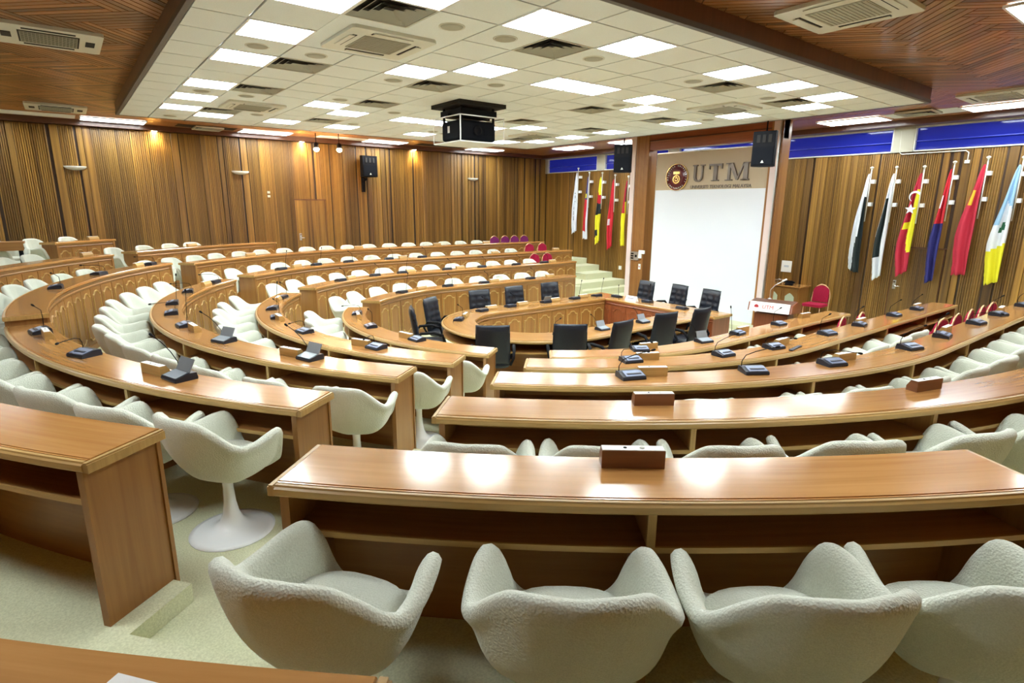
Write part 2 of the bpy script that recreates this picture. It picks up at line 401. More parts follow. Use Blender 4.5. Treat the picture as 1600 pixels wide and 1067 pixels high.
for i in range(-5, 12):
    for j in range(-1, 16):
        if (i, j) in LIGHTS or (i, j) in VENTS or (i, j) in acc or (i, j) in projc: continue
        x0, x1, y0, y1 = max(TX(i), XW0+.02), min(TX(i+1), XW1-.02), max(TY(j), YW0+.02), min(TY(j+1), YW1-.02)
        if x1-x0 > .05 and y1-y0 > .05: tile_at(x0, x1, y0, y1)
def light_fixture(lx, ly):
    """frame, lit diffuser, louvre around the origin; hangs just below the ceiling plane"""
    a = MB(); e = .022
    for q in ((-lx, lx, -ly, -ly+e), (-lx, lx, ly-e, ly), (-lx, -lx+e, -ly+e, ly-e), (lx-e, lx, -ly+e, ly-e)): a.box(*q, -.006, .018)
    b = MB().box(-lx+e, lx-e, -ly+e, ly-e, .012, .017)
    c = MB(); nx = max(2, round(lx*2/.15)); ny = max(2, round(ly*2/.15))
    for k in range(1, nx): x = -lx+2*lx*k/nx; c.box(x-.0015, x+.0015, -ly+e, ly-e, -.002, .011)
    for k in range(1, ny): y = -ly+2*ly*k/ny; c.box(-lx+e, lx-e, y-.0015, y+.0015, -.002, .011)
    return a.mesh('frame', WHITE), b.mesh('diffuser', LIGHT), c.mesh('louvre', LOUV)
SQ = light_fixture(.298, .298); SX = light_fixture(.6, .3); SY = light_fixture(.36, .6)
def put_light(parts, loc, label, group):
    t = thing('ceiling_light', label, 'light', loc, 0, group)
    for n, me in zip(('frame', 'diffuser', 'louvre'), parts): link(n, me, t)
cols_i = sorted({i for i, j in LIGHTS})
for i, j in LIGHTS:
    ii = cols_i.index(i)+1; jj = sorted(b for a, b in LIGHTS if a == i).index(j)+1
    put_light(SQ, (TX(i)+.3, TY(j)+.3, H1), 'lit square panel, %s lit column of white ceiling from left, %s from near edge' % (ordn(ii), ordn(jj)), 'square fluorescent panels in the white ceiling')
for k, x in enumerate((-4.4, -1.6, 1.15, 4.3, 7.55, 9.9)):
    put_light(SX, (x if x < 9 else 11.0, 15.75, H2-.026), 'long lit strip light above the back wall, %s from the left' % ordn(k+1), 'strip lights above the back wall')
for k, y in enumerate((.6, 3.1, 5.6, 8.6, 11.15, 13.5)):
    put_light(SY, (13.2 if y < 11 else 12.75, y, H2-.026), 'long lit strip light above the flag wall, %s from the near end' % ordn(k+1), 'strip lights above the right wall')
put_light(SY, (7.25, 1.2, H2-.026), 'lit strip light in the wooden ceiling at the top right corner', 'strip lights in the timber ceiling')
for k, (x, y) in enumerate(((-1.2, 3.2), (-3.2, 9.5), (3.2, .9), (10.4, .9))):
    put_light(SY, (x, y, H2-.026), 'strip light in the wooden ceiling, %s' % ('left of camera', 'far left', 'above the camera side', 'near right end')[k], 'strip lights in the timber ceiling')
# cassette air conditioners
def cassette(loc, half, label, dark=False):
    t = thing('ceiling_air_conditioner', label, 'air conditioner', loc, 0, 'ceiling cassette air conditioners')
    a = MB(); h = half
    a.prism([(-h, -h+.03), (-h+.03, -h), (h-.03, -h), (h, -h+.03), (h, h-.03), (h-.03, h), (-h+.03, h), (-h, h-.03)], 'z', -.03, .005)
    link('housing', a.mesh('housing', CREAM), t)
    g = MB(); q = h*.56
    g.box(-q, q, -q, q, -.036, -.0301); link('intake_panel', g.mesh('intake_panel', SHADOW if dark else VENTM), t)
    n = 12 if dark else 14; s = MB()
    if dark:
        for k in range(16): x = -q+.02+(2*q-.04)*k/15; s.box(x-.003, x+.003, -q+.015, q-.015, -.0385, -.0362)
    for k in range(n): y = -q+.02+(2*q-.04)*k/(n-1); s.box(-q+.015, q-.015, y-.006, y+.006, -.040, -.0361)
    link('intake_grille', s.mesh('intake_grille', mat('grille slats', (.40, .39, .31), .5)), t)
    for k in range(4):
        fat = dark and k % 2
        me = MB().box(*((-q*.45, q*.45, h*.68, h*.86) if fat else (-q*.86, q*.86, h*.70, h*.80)), -.034, -.0301).mesh('air_outlet', SHADOW)
        o = link('air_outlet', me, t, rz=k*pi/2)
        if dark: continue
        link('flap', MB().box(-q*.82, q*.82, h*.74, h*.86, -.040, -.0342).mesh('flap', CREAM), o)
for (a, b), lab in zip(ACS, ('nearest the camera', 'towards the back wall on the left', 'near the screen on the right', 'far side near the flags')):
    mbp = MB().box(TX(a)-.6, TX(a)+.6, TY(b)-.6, TY(b)+.6, H1+.003, H1+.014)
    link('filler_panel', mbp.mesh('filler_panel', TILE), ceil)
    cassette((TX(a), TY(b), H1+.003), .43, 'square cream air conditioning cassette in the white tiles, '+lab)
for (x, y), lab in zip(((.14, 8.5), (.17, 14.45), (5.95, 2.7), (12.0, 2.95)), ('upper left in front', 'far left by the strip light', 'top right, large', 'right by the strip light')):
    cassette((x, y, H2-.008), .47, 'cream air conditioning cassette set in the timber ceiling, '+lab, x < 1)
# four-way diffusers
dm = []
for k, h in enumerate((.29, .225, .16, .095)):
    mb = MB(); h2 = h-.05
    for r_ in range(4):
        c_, s_ = cos(r_*pi/2), sin(r_*pi/2); R2 = lambda x, y: (x*c_-y*s_, x*s_+y*c_)
        mb.face([(*R2(-h, -h), 0), (*R2(h, -h), 0), (*R2(h2, -h2), .03), (*R2(-h2, -h2), .03)])
    dm.append(mb.mesh('louvre_ring', VENTM))
db = MB().box(-.295, .295, -.295, .295, .031, .04).mesh('duct_opening', SHADOW)
df = MB()
for q in ((-.298, .298, -.298, -.285), (-.298, .298, .285, .298), (-.298, -.285, -.285, .285), (.285, .298, -.285, .285)): df.box(*q, -.004, .03)
df = df.mesh('frame', CREAM)
vcols = sorted({i for i, j in VENTS})
def vent(x, y, z, lab):
    t = thing('ceiling_vent', lab, 'vent', (x, y, z), 0, 'four-way ceiling diffusers')
    link('frame', df, t); link('duct_opening', db, t)
    for m_ in dm: link('louvre_ring', m_, t)
for i, j in VENTS:
    vent(TX(i)+.3, TY(j)+.3, H1, 'square louvred air diffuser, %s diffuser column from left, %s from near edge' % (ordn(vcols.index(i)+1), ordn(sorted(b for a, b in VENTS if a == i).index(j)+1)))
vent(12.9, 4.35, H2-.052, 'louvred air diffuser in the soffit beside the long strip light over the flags')
vent(3.0, 15.75, H2-.052, 'louvred air diffuser in the soffit above the back wall beside the warm downlight')
rm = MB().lathe([(0, -.012), (.07, -.014), (.095, -.010), (.105, 0), (.105, .004)], 20).mesh('cover', VENTM)
rr = MB().lathe([(.105, -.006), (.118, -.006), (.12, .002)], 20).mesh('rim', CREAM)
rc = {}
for i, j in ROUND:
    rc[i] = rc.get(i, 0)+1
    t = thing('ceiling_speaker', 'round ceiling speaker, %s tile column from left, %s speaker from near edge' % (ordn(i+6), ordn(rc[i])), 'speaker', (TX(i)+.3, TY(j)+.3, H1), 0, 'round ceiling speakers')
    link('cover', rm, t); link('rim', rr, t)

# timber ceiling boards laid in herringbone blocks
wc = struct('ceiling', MB().box(XA, XB, YN, YA, H2+.012, H2+.06), WALLD)
bw, nb, W_ = .25/3, 3, .25
board = MB().prism([(-bw/2+.007, 0), (bw/2-.007, 0), (bw/2-.007, .014), (-bw/2+.007, .014)], 'x', -.494, .494)
bmesh_board = board.mesh('board', CEILW)
c45, s45 = cos(pi/4), sin(pi/4); cand = []
for m_ in range(-14, 16):
    for k in range(-60, 62):
        for typ in (0, 1):
            if typ == 0: ox, oy = k+8*m_, k
            else: ox, oy = k+4+8*m_, k-3
            for q in range(nb):
                off = (q+.5)/nb
                px, py, ang = ((ox+2)*W_, (oy+off)*W_, 0) if typ == 0 else ((ox+off)*W_, (oy+2)*W_, pi/2)
                x = px*c45+py*s45+4; y = -px*s45+py*c45+6.2
                if not (XA+.0 < x < 13.6 and YN < y < 15.4): continue
                if XW0+.5 < x < XW1-.5 and YW0+.5 < y < YW1-.5: continue
                ang -= pi/4; ex, ey = cos(ang), sin(ang)
                if not any((not (XW0+.05 < x+ex*t < XW1-.05 and YW0+.05 < y+ey*t < YW1-.05)) for t in (-.48, 0, .48)): continue
                vis = any(inframe(x+ex*t, y+ey*t, H2, 20) for t in (-.5, 0, .5))
                dist = hypot(x, y)
                cand.append((0 if vis else 1, dist, x, y, ang))
cand.sort()
wc2 = struct('ceiling', MB().box(XA+.01, XW0-.05, YN+.01, 15.3, H2+.0112, H2+.0119), WALLD)
near = []
for side, par in ((True, wc2), (False, wc)):
    for c in [c for c in cand if c[0] == 0 and (c[2] < XW0+.6) == side][:290]:
        near.append(c); link('board', bmesh_board, par, (c[2], c[3], H2-.003), c[4])
ns = set(near); rest = [c for c in cand if c not in ns]; mb = MB()
for _, _, x, y, a in rest:
    ex, ey = cos(a), sin(a); h = bw/2-.007; l = .494
    q = [(x+ex*s1*l-ey*s2*h, y+ey*s1*l+ex*s2*h) for s1, s2 in ((-1, -1), (1, -1), (1, 1), (-1, 1))]
    v = [(*p, H2-.003) for p in q]; uvq = [(-.5+x*3, y*7-h), (.5+x*3, y*7-h), (.5+x*3, y*7+h), (-.5+x*3, y*7+h)]
    mb.face(v, uvq)
    for e in range(4): mb.face([v[e], v[(e+1) % 4], (*q[(e+1) % 4], H2+.011), (*q[e], H2+.011)])
o = link('boards', mb.mesh('boards', CEILW, norm=False, weld=False), wc); o['kind'] = 'stuff'
# soffit next to the walls, lower than the timber ceiling
s_ = MB(); s_.box(XA, XB, 16.2, YA, WT, H2+.012, 'x'); s_.box(13.85, XB, YN, 16.2, WT+.005, H2+.012, 'y')
struct('trim_3', s_, TRIMW)
s_ = MB(); s_.box(XA, 12.3, 15.38, 16.2, H2-.006, H2+.012, 'x'); s_.box(12.35, 13.85, YN, 16.2, H2-.0055, H2+.012, 'y')
struct('trim_4', s_, CEILW)
for k, x in enumerate((-3.0, -.22)):
    link('ceiling_tile', MB().box(x-.7, x+.7, 15.46, 16.04, H2-.012, H2-.007).mesh('ceiling_tile', TILE), wc)
link('ceiling_tile', MB().box(12.86, 13.5, 3.75, 4.95, H2-.012, H2-.0065).mesh('ceiling_tile', TILE), wc)
link('dark_grille', MB().box(2.35, 3.6, 15.5, 16.0, H2-.012, H2-.007).mesh('dark_grille', SHADOW), wc).location = (0, 0, -.0)
link('dark_grille', MB().box(5.6, 6.9, 15.5, 16.0, H2-.012, H2-.007).mesh('dark_grille', TILE), wc)
link('dark_grille', MB().box(8.6, 10.2, 15.5, 16.0, H2-.012, H2-.007).mesh('dark_grille', SHADOW), wc)

# ---------------------------------------------------------------- desks
# one carved front panel: flat field with an ogee moulding at top and bottom
PH = .62
def carved_mesh(wd, name='carved_panel', m=None, ph=PH):
    mb = MB(); h = wd/2
    mb.box(-h+.006, h-.006, 0, .008, 0, ph, 'z')
    a = h-.05
    def loop(o):
        zt_, zb = ph-.10+.0, .10; x = a-o
        T_ = [(x, zt_-o), (x*.74, zt_-o), (x*.60, zt_+.012-o), (x*.40, zt_+.044-o), (x*.22, zt_+.052-o), (0, zt_+.053-o)]
        half = T_ + [(-p[0], p[1]) for p in T_[-2::-1]]
        return half + [(p[0], ph-p[1]) for p in half[::-1]]
    lo, mi_, li = loop(0), loop(.011), loop(.022); n = len(lo)
    rows = [[(p[0], .008, p[1]) for p in lo], [(p[0], .020, p[1]) for p in loop(.004)], [(p[0], .020, p[1]) for p in loop(.017)], [(p[0], .010, p[1]) for p in li]]
    b = len(mb.v); mb.quads(rows, closed_v=True, mi=1, sm=False)
    mb.face(rows[3], [(p[2], p[0]) for p in rows[3]], 0)
    return mb.mesh(name, [m or SIDE, m and m or EDGE])
carved = {}
def desk(i, u0, u1, label, name='curved_desk', caps=(True, True), dz=0, div=1.42, div0=0, wood=(DESK, SIDE, EDGE), fr=None, D_=D, T=None, zf=None, zin=None, front=True, mould=True):
    T = top(i)+dz if T is None else T; zf = fl(i) if zf is None else zf; zin = (fl(i+1)) if zin is None else zin
    fr = fr or frames(i, u0, u1); mid = fr[len(fr)//2]
    t = thing(name, label, 'desk', (mid[0], mid[1], zf)); off = inworld(t)
    def pc(n, mb, m, par=None):
        o = link(n, mb.mesh(n, m), par or t)
        o.location = off if par is None else (0, 0, 0); return o
    w1, w2, w3 = wood
    def trim(d):
        f2 = list(fr)
        for e in (0, -1):
            if not caps[e]: continue
            a_, b_ = (f2[0], f2[1]) if e == 0 else (f2[-1], f2[-2]); l = hypot(b_[0]-a_[0], b_[1]-a_[1]); k_ = min(.9, d/max(l, 1e-6))
            f2[e] = tuple(a_[q]+(b_[q]-a_[q])*k_ for q in range(5))
        return f2
    fi, fj = trim(.022), trim(.05)
    dt = pc('desktop', MB().sweep(fr, [(-D_+.008, T-.045), (-.026, T-.045), (-.026, T-.001), (-.033, T-.001), (-.034, T-.006), (-.039, T-.006), (-.040, T), (-D_+.008, T), (-D_, T-.010), (-D_, T-.036)]), w1)
    pc('edge_strip', MB().sweep(fr, [(-.025, T-.046), (-.006, T-.046), (0, T-.038), (0, T-.016), (-.008, T-.010), (-.010, T-.003), (-.025, T-.003)]), w3, dt)
    sh = pc('shelf', MB().sweep(fj, [(-D_+.05, T-.200), (-.032, T-.200), (-.032, T-.182), (-D_+.05, T-.182)]), SHELFW)
    pc('shelf_edge', MB().sweep(fj, [(-.031, T-.202), (-.022, T-.202), (-.022, T-.180), (-.031, T-.180)]), w3, sh)
    pc('front_panel', MB().sweep(fi, [(-D_+.045, zin-.0), (-D_+.025, zin-.0), (-D_+.025, T-.046), (-D_+.045, T-.046)]), w2)
    if mould: pc('front_moulding', MB().sweep(fi, [(-D_+.025, T-.115), (-D_+.015, T-.115), (-D_+.010, T-.100), (-D_+.018, T-.085), (-D_+.012, T-.070), (-D_+.003, T-.050), (-D_+.003, T-.0462), (-D_+.025, T-.0462)]), w2)
    pc('plinth', MB().sweep(fi, [(-D_+.024, zin), (-D_+.006, zin), (-D_+.006, zin+.075), (-D_+.012, zin+.085), (-D_+.024, zin+.085)]), w2)
    # ends and dividers: radial boards
    def radial(f, th, r0, r1, z0, z1, n, m, sgn):
        tx, ty = -f[3], f[2]; mb = MB(); q = []
        for r_, k in ((r0, 0), (r1, 0), (r1, 1), (r0, 1)):
            q.append((f[0]+f[2]*r_+tx*th*(k-.5), f[1]+f[3]*r_+ty*th*(k-.5)))
        mb.prism(q, 'z', z0, z1); return pc(n, mb, m)
    s0, s1 = fr[0][4], fr[-1][4]; Ltot = abs(s1-s0)
    def at(s):
        k = min(range(len(fr)), key=lambda q: abs(fr[q][4]-s)); return fr[k]
    ins = .03 if s1 > s0 else -.03
    for e, c_ in enumerate(caps):
        if c_:
            f = list(fr[0] if e == 0 else fr[-1]); g = fr[1] if e == 0 else fr[-2]
            tt = .03/max(1e-6, hypot(g[0]-f[0], g[1]-f[1])); f2 = [f[q]+(g[q]-f[q])*tt for q in range(5)]
            fo = [f[q]-(g[q]-f[q])*tt*.45 for q in range(5)]; ls = dt
            for (wz0, wz1, th_) in ((T-.046, T-.010, .028), (T-.0099, T-.003, .016)):
                tx, ty = -f[3], f[2]; mb_ = MB(); qd = [(fo[0]+f[2]*r_+tx*th_*(k_-.5), fo[1]+f[3]*r_+ty*th_*(k_-.5)) for r_, k_ in ((-D_+.004, 0), (-.004, 0), (-.004, 1), (-D_+.004, 1))]
                mb_.prism(qd, 'z', wz0, wz1); pc('edge_strip', mb_, w3, dt)
            pn = radial(f2, .034, -D_+.026, -.012, zf+.001, T-.0465, 'end_panel', w2, 1)
            # facing on the corner towards the lower tier
            if zin < zf-.05: radial(f2, .050, -D_+.006, -D_+.0255, zin+.001, T-.0465, 'corner_board', w2, 1)
    nd = max(1, int(round(Ltot/div)))
    for k in range(1, nd):
        f = at(s0+(s1-s0)*k/nd)
        if inframe(f[0], f[1], T, 200): radial(f, .024, -D_+.046, -.036, zf+.001, T-.0465, 'divider', SHELFW, 1); radial(f, .030, -.0355, -.018, zf+.002, T-.0467, 'divider_edge', w3, 1)
    # carved panels on the inner face
    if front:
        Lin = sum(hypot((fr[q+1][0]-fr[q+1][2]*D_)-(fr[q][0]-fr[q][2]*D_), (fr[q+1][1]-fr[q+1][3]*D_)-(fr[q][1]-fr[q][3]*D_)) for q in range(len(fr)-1))
        nn = max(1, int(round(Lin/.385))); wd = Lin/nn; ph = T-.125-zin-.09
        me = carved_mesh(wd, m=(w2 if w2 is not SIDE else None), ph=ph)
        acc_, q = 0, 0; targets = [(k+.5)*wd for k in range(nn)]; ti = 0
        for q in range(len(fr)-1):
            a = (fr[q][0]-fr[q][2]*D_, fr[q][1]-fr[q][3]*D_); b = (fr[q+1][0]-fr[q+1][2]*D_, fr[q+1][1]-fr[q+1][3]*D_); l = hypot(b[0]-a[0], b[1]-a[1])
            while ti < nn and targets[ti] <= acc_+l+1e-6:
                tt = (targets[ti]-acc_)/l; nx, ny = fr[q][2]+(fr[q+1][2]-fr[q][2])*tt, fr[q][3]+(fr[q+1][3]-fr[q][3])*tt; L_ = hypot(nx, ny); nx /= L_; ny /= L_
                x, y = a[0]+(b[0]-a[0])*tt, a[1]+(b[1]-a[1])*tt
                sag = wd*wd/8/max(.5, hypot(x-6.6, y-7.7)) if abs(nx) > .01 else 0
                link('carved_panel', me, t, (x+nx*(.024-sag)-t.location[0], y+ny*(.024-sag)-t.location[1], zin+.088-t.location[2]), face_rz(nx, ny)); ti += 1
            acc_ += l
    return t
BN = {'N': 'right block', 'L': 'left block', 'F': 'far block'}
rown = {0: 'topmost', 1: 'outermost', 2: 'second', 3: 'middle', 4: 'fourth', 5: 'innermost'}
ENDN = {1: (.817, .50), 2: (.792, -6.1), 3: (.778, -6.1), 4: (.755, -4.82), 5: (.70, -3.70)}
ENDF = {1: (2.39, 2.845), 2: (2.39, pi+6.07), 3: (2.385, pi+6.05), 4: (2.385, pi+4.93), 5: (2.395, pi+3.65)}
ENDL = {1: (.911, 2.316), 2: (.909, 1.535), 3: (.911, 2.273), 4: (.915, 2.233), 5: (.925, 2.17)}
for i in range(1, 6):
    desk(i, *ENDN[i], 'honey oak curved desk, %s row of right-hand block%s' % (rown[i], ', nearest the camera' if i == 1 else ''))
    desk(i, *ENDF[i], 'oak desk with carved front, %s row of far block%s' % (rown[i], ', short, against the back wall' if i == 1 else ''))
    if i != 2: desk(i, *ENDL[i], 'oak curved desk with carved front, %s row of left block' % rown[i], dz=0)
desk(2, .909, 1.50, 'oak curved desk, second row of left block, lower near part', dz=-.03)
desk(2, 1.502, 2.296, 'oak curved desk, second row of left block, raised far part', dz=.07)
desk(0, .735, 1.12, 'oak desktop at the bottom left corner with a paper sheet on it')
desk(0, 2.335, 2.478, 'short carved oak desk, topmost row at the far left')

# ---------------------------------------------------------------- centre table
TT = .75; R5 = 1.545; cx5, cy5 = 6.10, 7.33
def cfr():
    out = []; s = 0
    pts = [(8.92-.25*k, cy5-R5, 0, -1) for k in range(12)]
    pts = [p for p in pts if p[0] > cx5+.05]
    pts += [(cx5-R5*sin(a), cy5-R5*cos(a), -sin(a), -cos(a)) for a in [pi*k/30 for k in range(31)]]
    pts += [(x, y, nx, 1) for x, y, nx, ny in [(cx5+.25*k, cy5+R5, 0, 1) for k in range(1, 12)] if x < 8.92] + [(8.92, cy5+R5, 0, 1)]
    prev = None
    for p in pts:
        if prev: s += hypot(p[0]-prev[0], p[1]-prev[1])
        out.append((*p, s)); prev = p
    return out
desk(6, 0, 0, 'long horseshoe conference table with oak top in the centre of the room', 'horseshoe_table', (True, False), fr=cfr(), D_=.58, T=TT, zf=0, zin=0, wood=(TABLEW, SIDE, EDGE), div=3)
bar = [(9.50, 5.70+.25*k if k < 13 else 8.95, 1, 0, .25*k) for k in range(14)]
desk(6, 0, 0, 'straight red-brown head table closing the horseshoe on the screen side', 'head_table', (True, True), fr=bar, D_=.575, T=TT+.002, zf=0, zin=0, wood=(TABLEW, REDW, EDGE), div=3)

# ---------------------------------------------------------------- tulip armchair
def tulip():
    sg = lambda v, e: math.copysign(abs(v)**e, v)
    ctl = [(0, 0, -.305, .815), (22, .125, -.282, .812), (38, .20, -.238, .792), (52, .258, -.185, .725), (66, .307, -.135, .655), (80, .333, -.075, .618), (98, .331, .03, .622),
           (114, .314, .13, .645), (125, .292, .195, .650), (131, .268, .222, .622), (136, .245, .228, .55), (142, .222, .232, .475), (152, .165, .240, .425), (180, 0, .250, .408)]
    def lerp(tb, a):
        for p, q in zip(tb[:-1], tb[1:]):
            if a <= q[0]: t_ = (a-p[0])/(q[0]-p[0]); return [p[k]+(q[k]-p[k])*t_ for k in range(1, len(p))]
        return list(tb[-1][1:])
    pb = [(1, 1), (.975, .86), (.93, .70), (.86, .52), (.76, .35), (.63, .19), (.48, .075), (.32, .02), (.15, 0)]
    pa = [(1, 1), (.90, .86), (.835, .70), (.80, .52), (.755, .35), (.68, .19), (.55, .075), (.38, .02), (.15, 0)]
    nA = 64; rows = []
    for k in range(nA):
        a = 360*k/nA; mir = 1
        if a > 180: a = 360-a; mir = -1
        x, y, h = lerp(ctl, a); wa = min(1, max(0, (a-25)/40)) * (1 if a < 128 else max(.3, 1-(a-128)/20)); r = []
        for (g0, f0), (g1, f1) in zip(pb, pa):
            g = g0+(g1-g0)*wa; f_ = f0+(f1-f0)*wa
            r.append((mir*x*g*.93, y*g-.0, .385+(h-.385)*f_))
        rows.append(r)
    mb = MB(); b = mb.quads(rows, closed_u=True, sm=True, us=.03, vs=.03)
    ring = [r[-1] for r in rows]; mb.face(ring, None, 0, True)
    me = mb.mesh('shell', FABRIC)
    shell = ev(me, ('SOLIDIFY', dict(thickness=.056, offset=0)), ('SUBSURF', dict(levels=1, render_levels=1)))
    for p in shell.polygons: p.use_smooth = True
    c = MB(); seg = 28
    def ring_(rx, ry, z): return [(rx*sg(cos(2*pi*k/seg), .75), .01+ry*sg(sin(2*pi*k/seg), .75), z) for k in range(seg)]
    c.quads([ring_(.0004, .0004, .425), ring_(.165, .15, .425), ring_(.205, .188, .442), ring_(.218, .20, .468), ring_(.205, .188, .488), ring_(.15, .135, .500), ring_(.0004, .0004, .505)], closed_v=True, us=.03, vs=.03)
    cushion = c.mesh('seat_cushion', FABRIC)
    p = MB().lathe([(0, .0), (.235, .0), (.236, .006), (.205, .013), (.15, .024), (.10, .040), (.065, .072), (.045, .12), (.034, .19), (.029, .28), (.031, .34), (.048, .37), (.052, .392), (0, .392)], 32)
    ped = p.mesh('pedestal', WHITE)
    t = thing('tulip_armchair', 'x', 'chair')
    link('shell', shell, t); link('seat_cushion', cushion, t); link('pedestal', ped, t)
    return t
TUL = tulip(); reg(TUL); tul_used = [False]
CH = []                                                    # (x, y, rz, z, label, group, dist)
def seat(i, u, dr, label, group, jit=6, kind='tulip', drz=0):
    x, y, nx, ny = P(i, u, dr)
    if not inframe(x, y, fl(i)+.7): return
    if not (YN+.3 < y < YA-.25): return
    CH.append((kind, x, y, fl(i), face_rz(nx, ny)+radians(random.uniform(-jit, jit)+drz), label, group))
def row_seats(blk, i, us, dr=.23, jit=6, start=1, grp=None):
    n = len(us)
    for k, u in enumerate(us):
        end = {'N': 'from the near aisle', 'L': 'from the near aisle', 'F': 'from its left end'}[blk]
        seat(i, u, dr+random.uniform(-.02, .02), 'off-white tulip armchair, %s row of %s, %s %s' % (rown[i], BN[blk], ordn(k+start), end), grp or 'tulip armchairs of the %s row, %s' % (rown[i], BN[blk]), jit)
def steps(i, u0, u1=None, n=None, st=None, dr=.3):
    s0 = (u0 if u0 < 0 or u0 > pi else u0)
    R_ = RO[i]+dr
    def s_of(u): return u if u < 0 else (R_*pi+(u-pi) if u > pi else R_*u)
    a = s_of(u0); b = s_of(u1)
    if n is None: n = int(abs(b-a)/st)+1; b = a+math.copysign(st*(n-1), b-a)
    out = []
    for k in range(n):
        s = a+(b-a)*k/max(1, n-1); out.append(s if s < 0 else (pi+(s-R_*pi) if s > R_*pi else s/R_))
    return out
# near right block, hand placed
lab1 = ['tulip armchair at the nearest desk, first of four from left, turned right', 'tulip armchair at the nearest desk, second of four, square from behind',
        'tulip armchair at the nearest desk, third of four from left', 'tulip armchair at the nearest desk, cut by the bottom right corner']
for (u, dr, dz_), lb in zip(((.779, .28, -14), (.699, .28, 1), (.629, .27, 3), (.565, .27, -3)), lab1):
    seat(1, u, dr, lb, 'tulip armchairs behind the nearest desk', 0, drz=dz_)
row_seats('N', 2, steps(2, .757, -6.0, st=.655), .20)
row_seats('N', 3, steps(3, .735, -5.6, st=.65), .22)
row_seats('N', 4, steps(4, .70, -2.3, st=.65), .22)
row_seats('N', 5, steps(5, .62, -2.1, st=.66), .22)
row_seats('L', 1, steps(1, .98, 2.262, st=.66), .24)
seat(2, .955, .22, 'tulip armchair by the central aisle with its whole white base in view', 'tulip armchairs of the second row, left curved block', 0, drz=-14)
row_seats('L', 2, steps(2, 1.035, 2.215, st=.655), .22, start=2)
row_seats('L', 3, steps(3, .95, 2.20, st=.62), .24)
row_seats('L', 4, steps(4, .965, 2.16, st=.62), .24)
row_seats('L', 5, steps(5, .985, 2.08, st=.62), .24)
for k, u in enumerate((2.275, 2.35, 2.425)): seat(0, u, .1, 'tulip armchair at the topmost desk by the back wall, %s from left' % ordn(k+1), 'tulip armchairs at the topmost desk')
row_seats('F', 1, [2.405, 2.49, 2.565, 2.63], .12)
row_seats('F', 2, steps(2, 2.345, pi+3.85, n=17), .22)
row_seats('F', 3, steps(3, 2.35, pi+4.19, n=15), .22)
row_seats('F', 4, steps(4, 2.362, pi+3.82, n=13), .22)
row_seats('F', 5, steps(5, 2.36, pi+3.2, n=10), .22)
for c in CH:
    _, x, y, z, rz, lb, gr = c
    o = TUL if not tul_used[0] else copytree(TUL); tul_used[0] = True
    o.location = (x, y, z); o.rotation_euler = (0, 0, rz); o['label'] = lb; o['category'] = 'chair'; o['group'] = gr

# ---------------------------------------------------------------- banquet chairs
def banquet(seatm):
    t = thing('banquet_chair', 'x', 'chair')
    def arch(w, z0, z1, y0, y1, n=10, inset=0):
        pts = [(-w, y0, z0), (-w, y0+(y1-y0)*.6, z0+(z1-z0)*.62)]
        for k in range(n+1):
            a = pi-pi*k/n; pts.append((w*cos(a)*1.0, y1-.0, z0+(z1-z0)*.68+(z1-z0)*.32*sin(a)))
        return pts+[(w, y0+(y1-y0)*.6, z0+(z1-z0)*.62), (w, y0, z0)]
    fr = MB().tube(arch(.2, .0, .92, -.20, -.27), .013, 8); link('back_frame', fr.mesh('back_frame', GOLD), t)
    pad = arch(.175, .52, .895, -.235, -.262)
    b = MB(); A = [(p[0], p[1]+.02, p[2]) for p in pad]; B = [(p[0], p[1]-.018, p[2]) for p in pad]
    b.face(A); b.face(B[::-1])
    for k in range(len(A)): b.face([A[k], A[(k+1) % len(A)], B[(k+1) % len(A)], B[k]])
    link('backrest', b.mesh('backrest', seatm), t)
    s = MB().prism([(-.2, -.2), (.2, -.2), (.215, .17), (.17, .215), (-.17, .215), (-.215, .17)], 'z', .44, .50); link('seat', s.mesh('seat', seatm), t)
    for x in (-.19, .19): link('leg', MB().tube([(x, .17, 0), (x*.95, .15, .44)], .011, 8).mesh('leg', GOLD), t)
    return t
BQ = banquet(CRIM); reg(BQ); BQP = banquet(PURP); reg(BQP); used = set()
def put_bq(proto, x, y, z, rz, lab, grp):
    if not inframe(x, y, z+.6): return
    o = proto if proto.name not in used else copytree(proto); used.add(proto.name)
    o.location = (x, y, z); o.rotation_euler = (0, 0, rz); o['label'] = lab
    if grp: o['group'] = grp
for k, x in enumerate((11.55, 12.0, 12.42, 12.85)): put_bq(BQP, x, 15.72, fl(2), pi, 'plum banquet chair behind the highest long far desk, %s of four from left' % ordn(k+1), 'plum banquet chairs')
for k, x in enumerate((11.95, 12.5)): put_bq(BQ, x, 14.32, fl(3), pi, 'red banquet chair at the right end of the far middle row, %s one' % ('left', 'right')[k], 'red banquet chairs of the far block')
for k, x in enumerate((10.95, 11.45)): put_bq(BQ, x, 12.85, fl(4), pi, 'red banquet chair at the right end of the far fourth row, %s one' % ('left', 'right')[k], 'red banquet chairs of the far block')
for k, x in enumerate((8.75, 9.3, 9.85, 10.4, 10.95)): put_bq(BQ, x, 2.55, fl(4), radians(random.uniform(-8, 8)), 'red banquet chair, fourth desk of right-hand block, %s from left' % ordn(k+1), 'red banquet chairs of the right-hand block')
for k, x in enumerate((8.8, 9.45)): put_bq(BQ, x, 3.78, fl(5), radians(random.uniform(-8, 8)), 'red banquet chair behind the innermost right-hand desk, %s one' % ('left', 'right')[k], 'red banquet chairs of the right-hand block')
put_bq(BQ, 13.55, 6.05, 0, pi*.5, 'single red banquet chair against the flag wall beside the small cabinet', None)

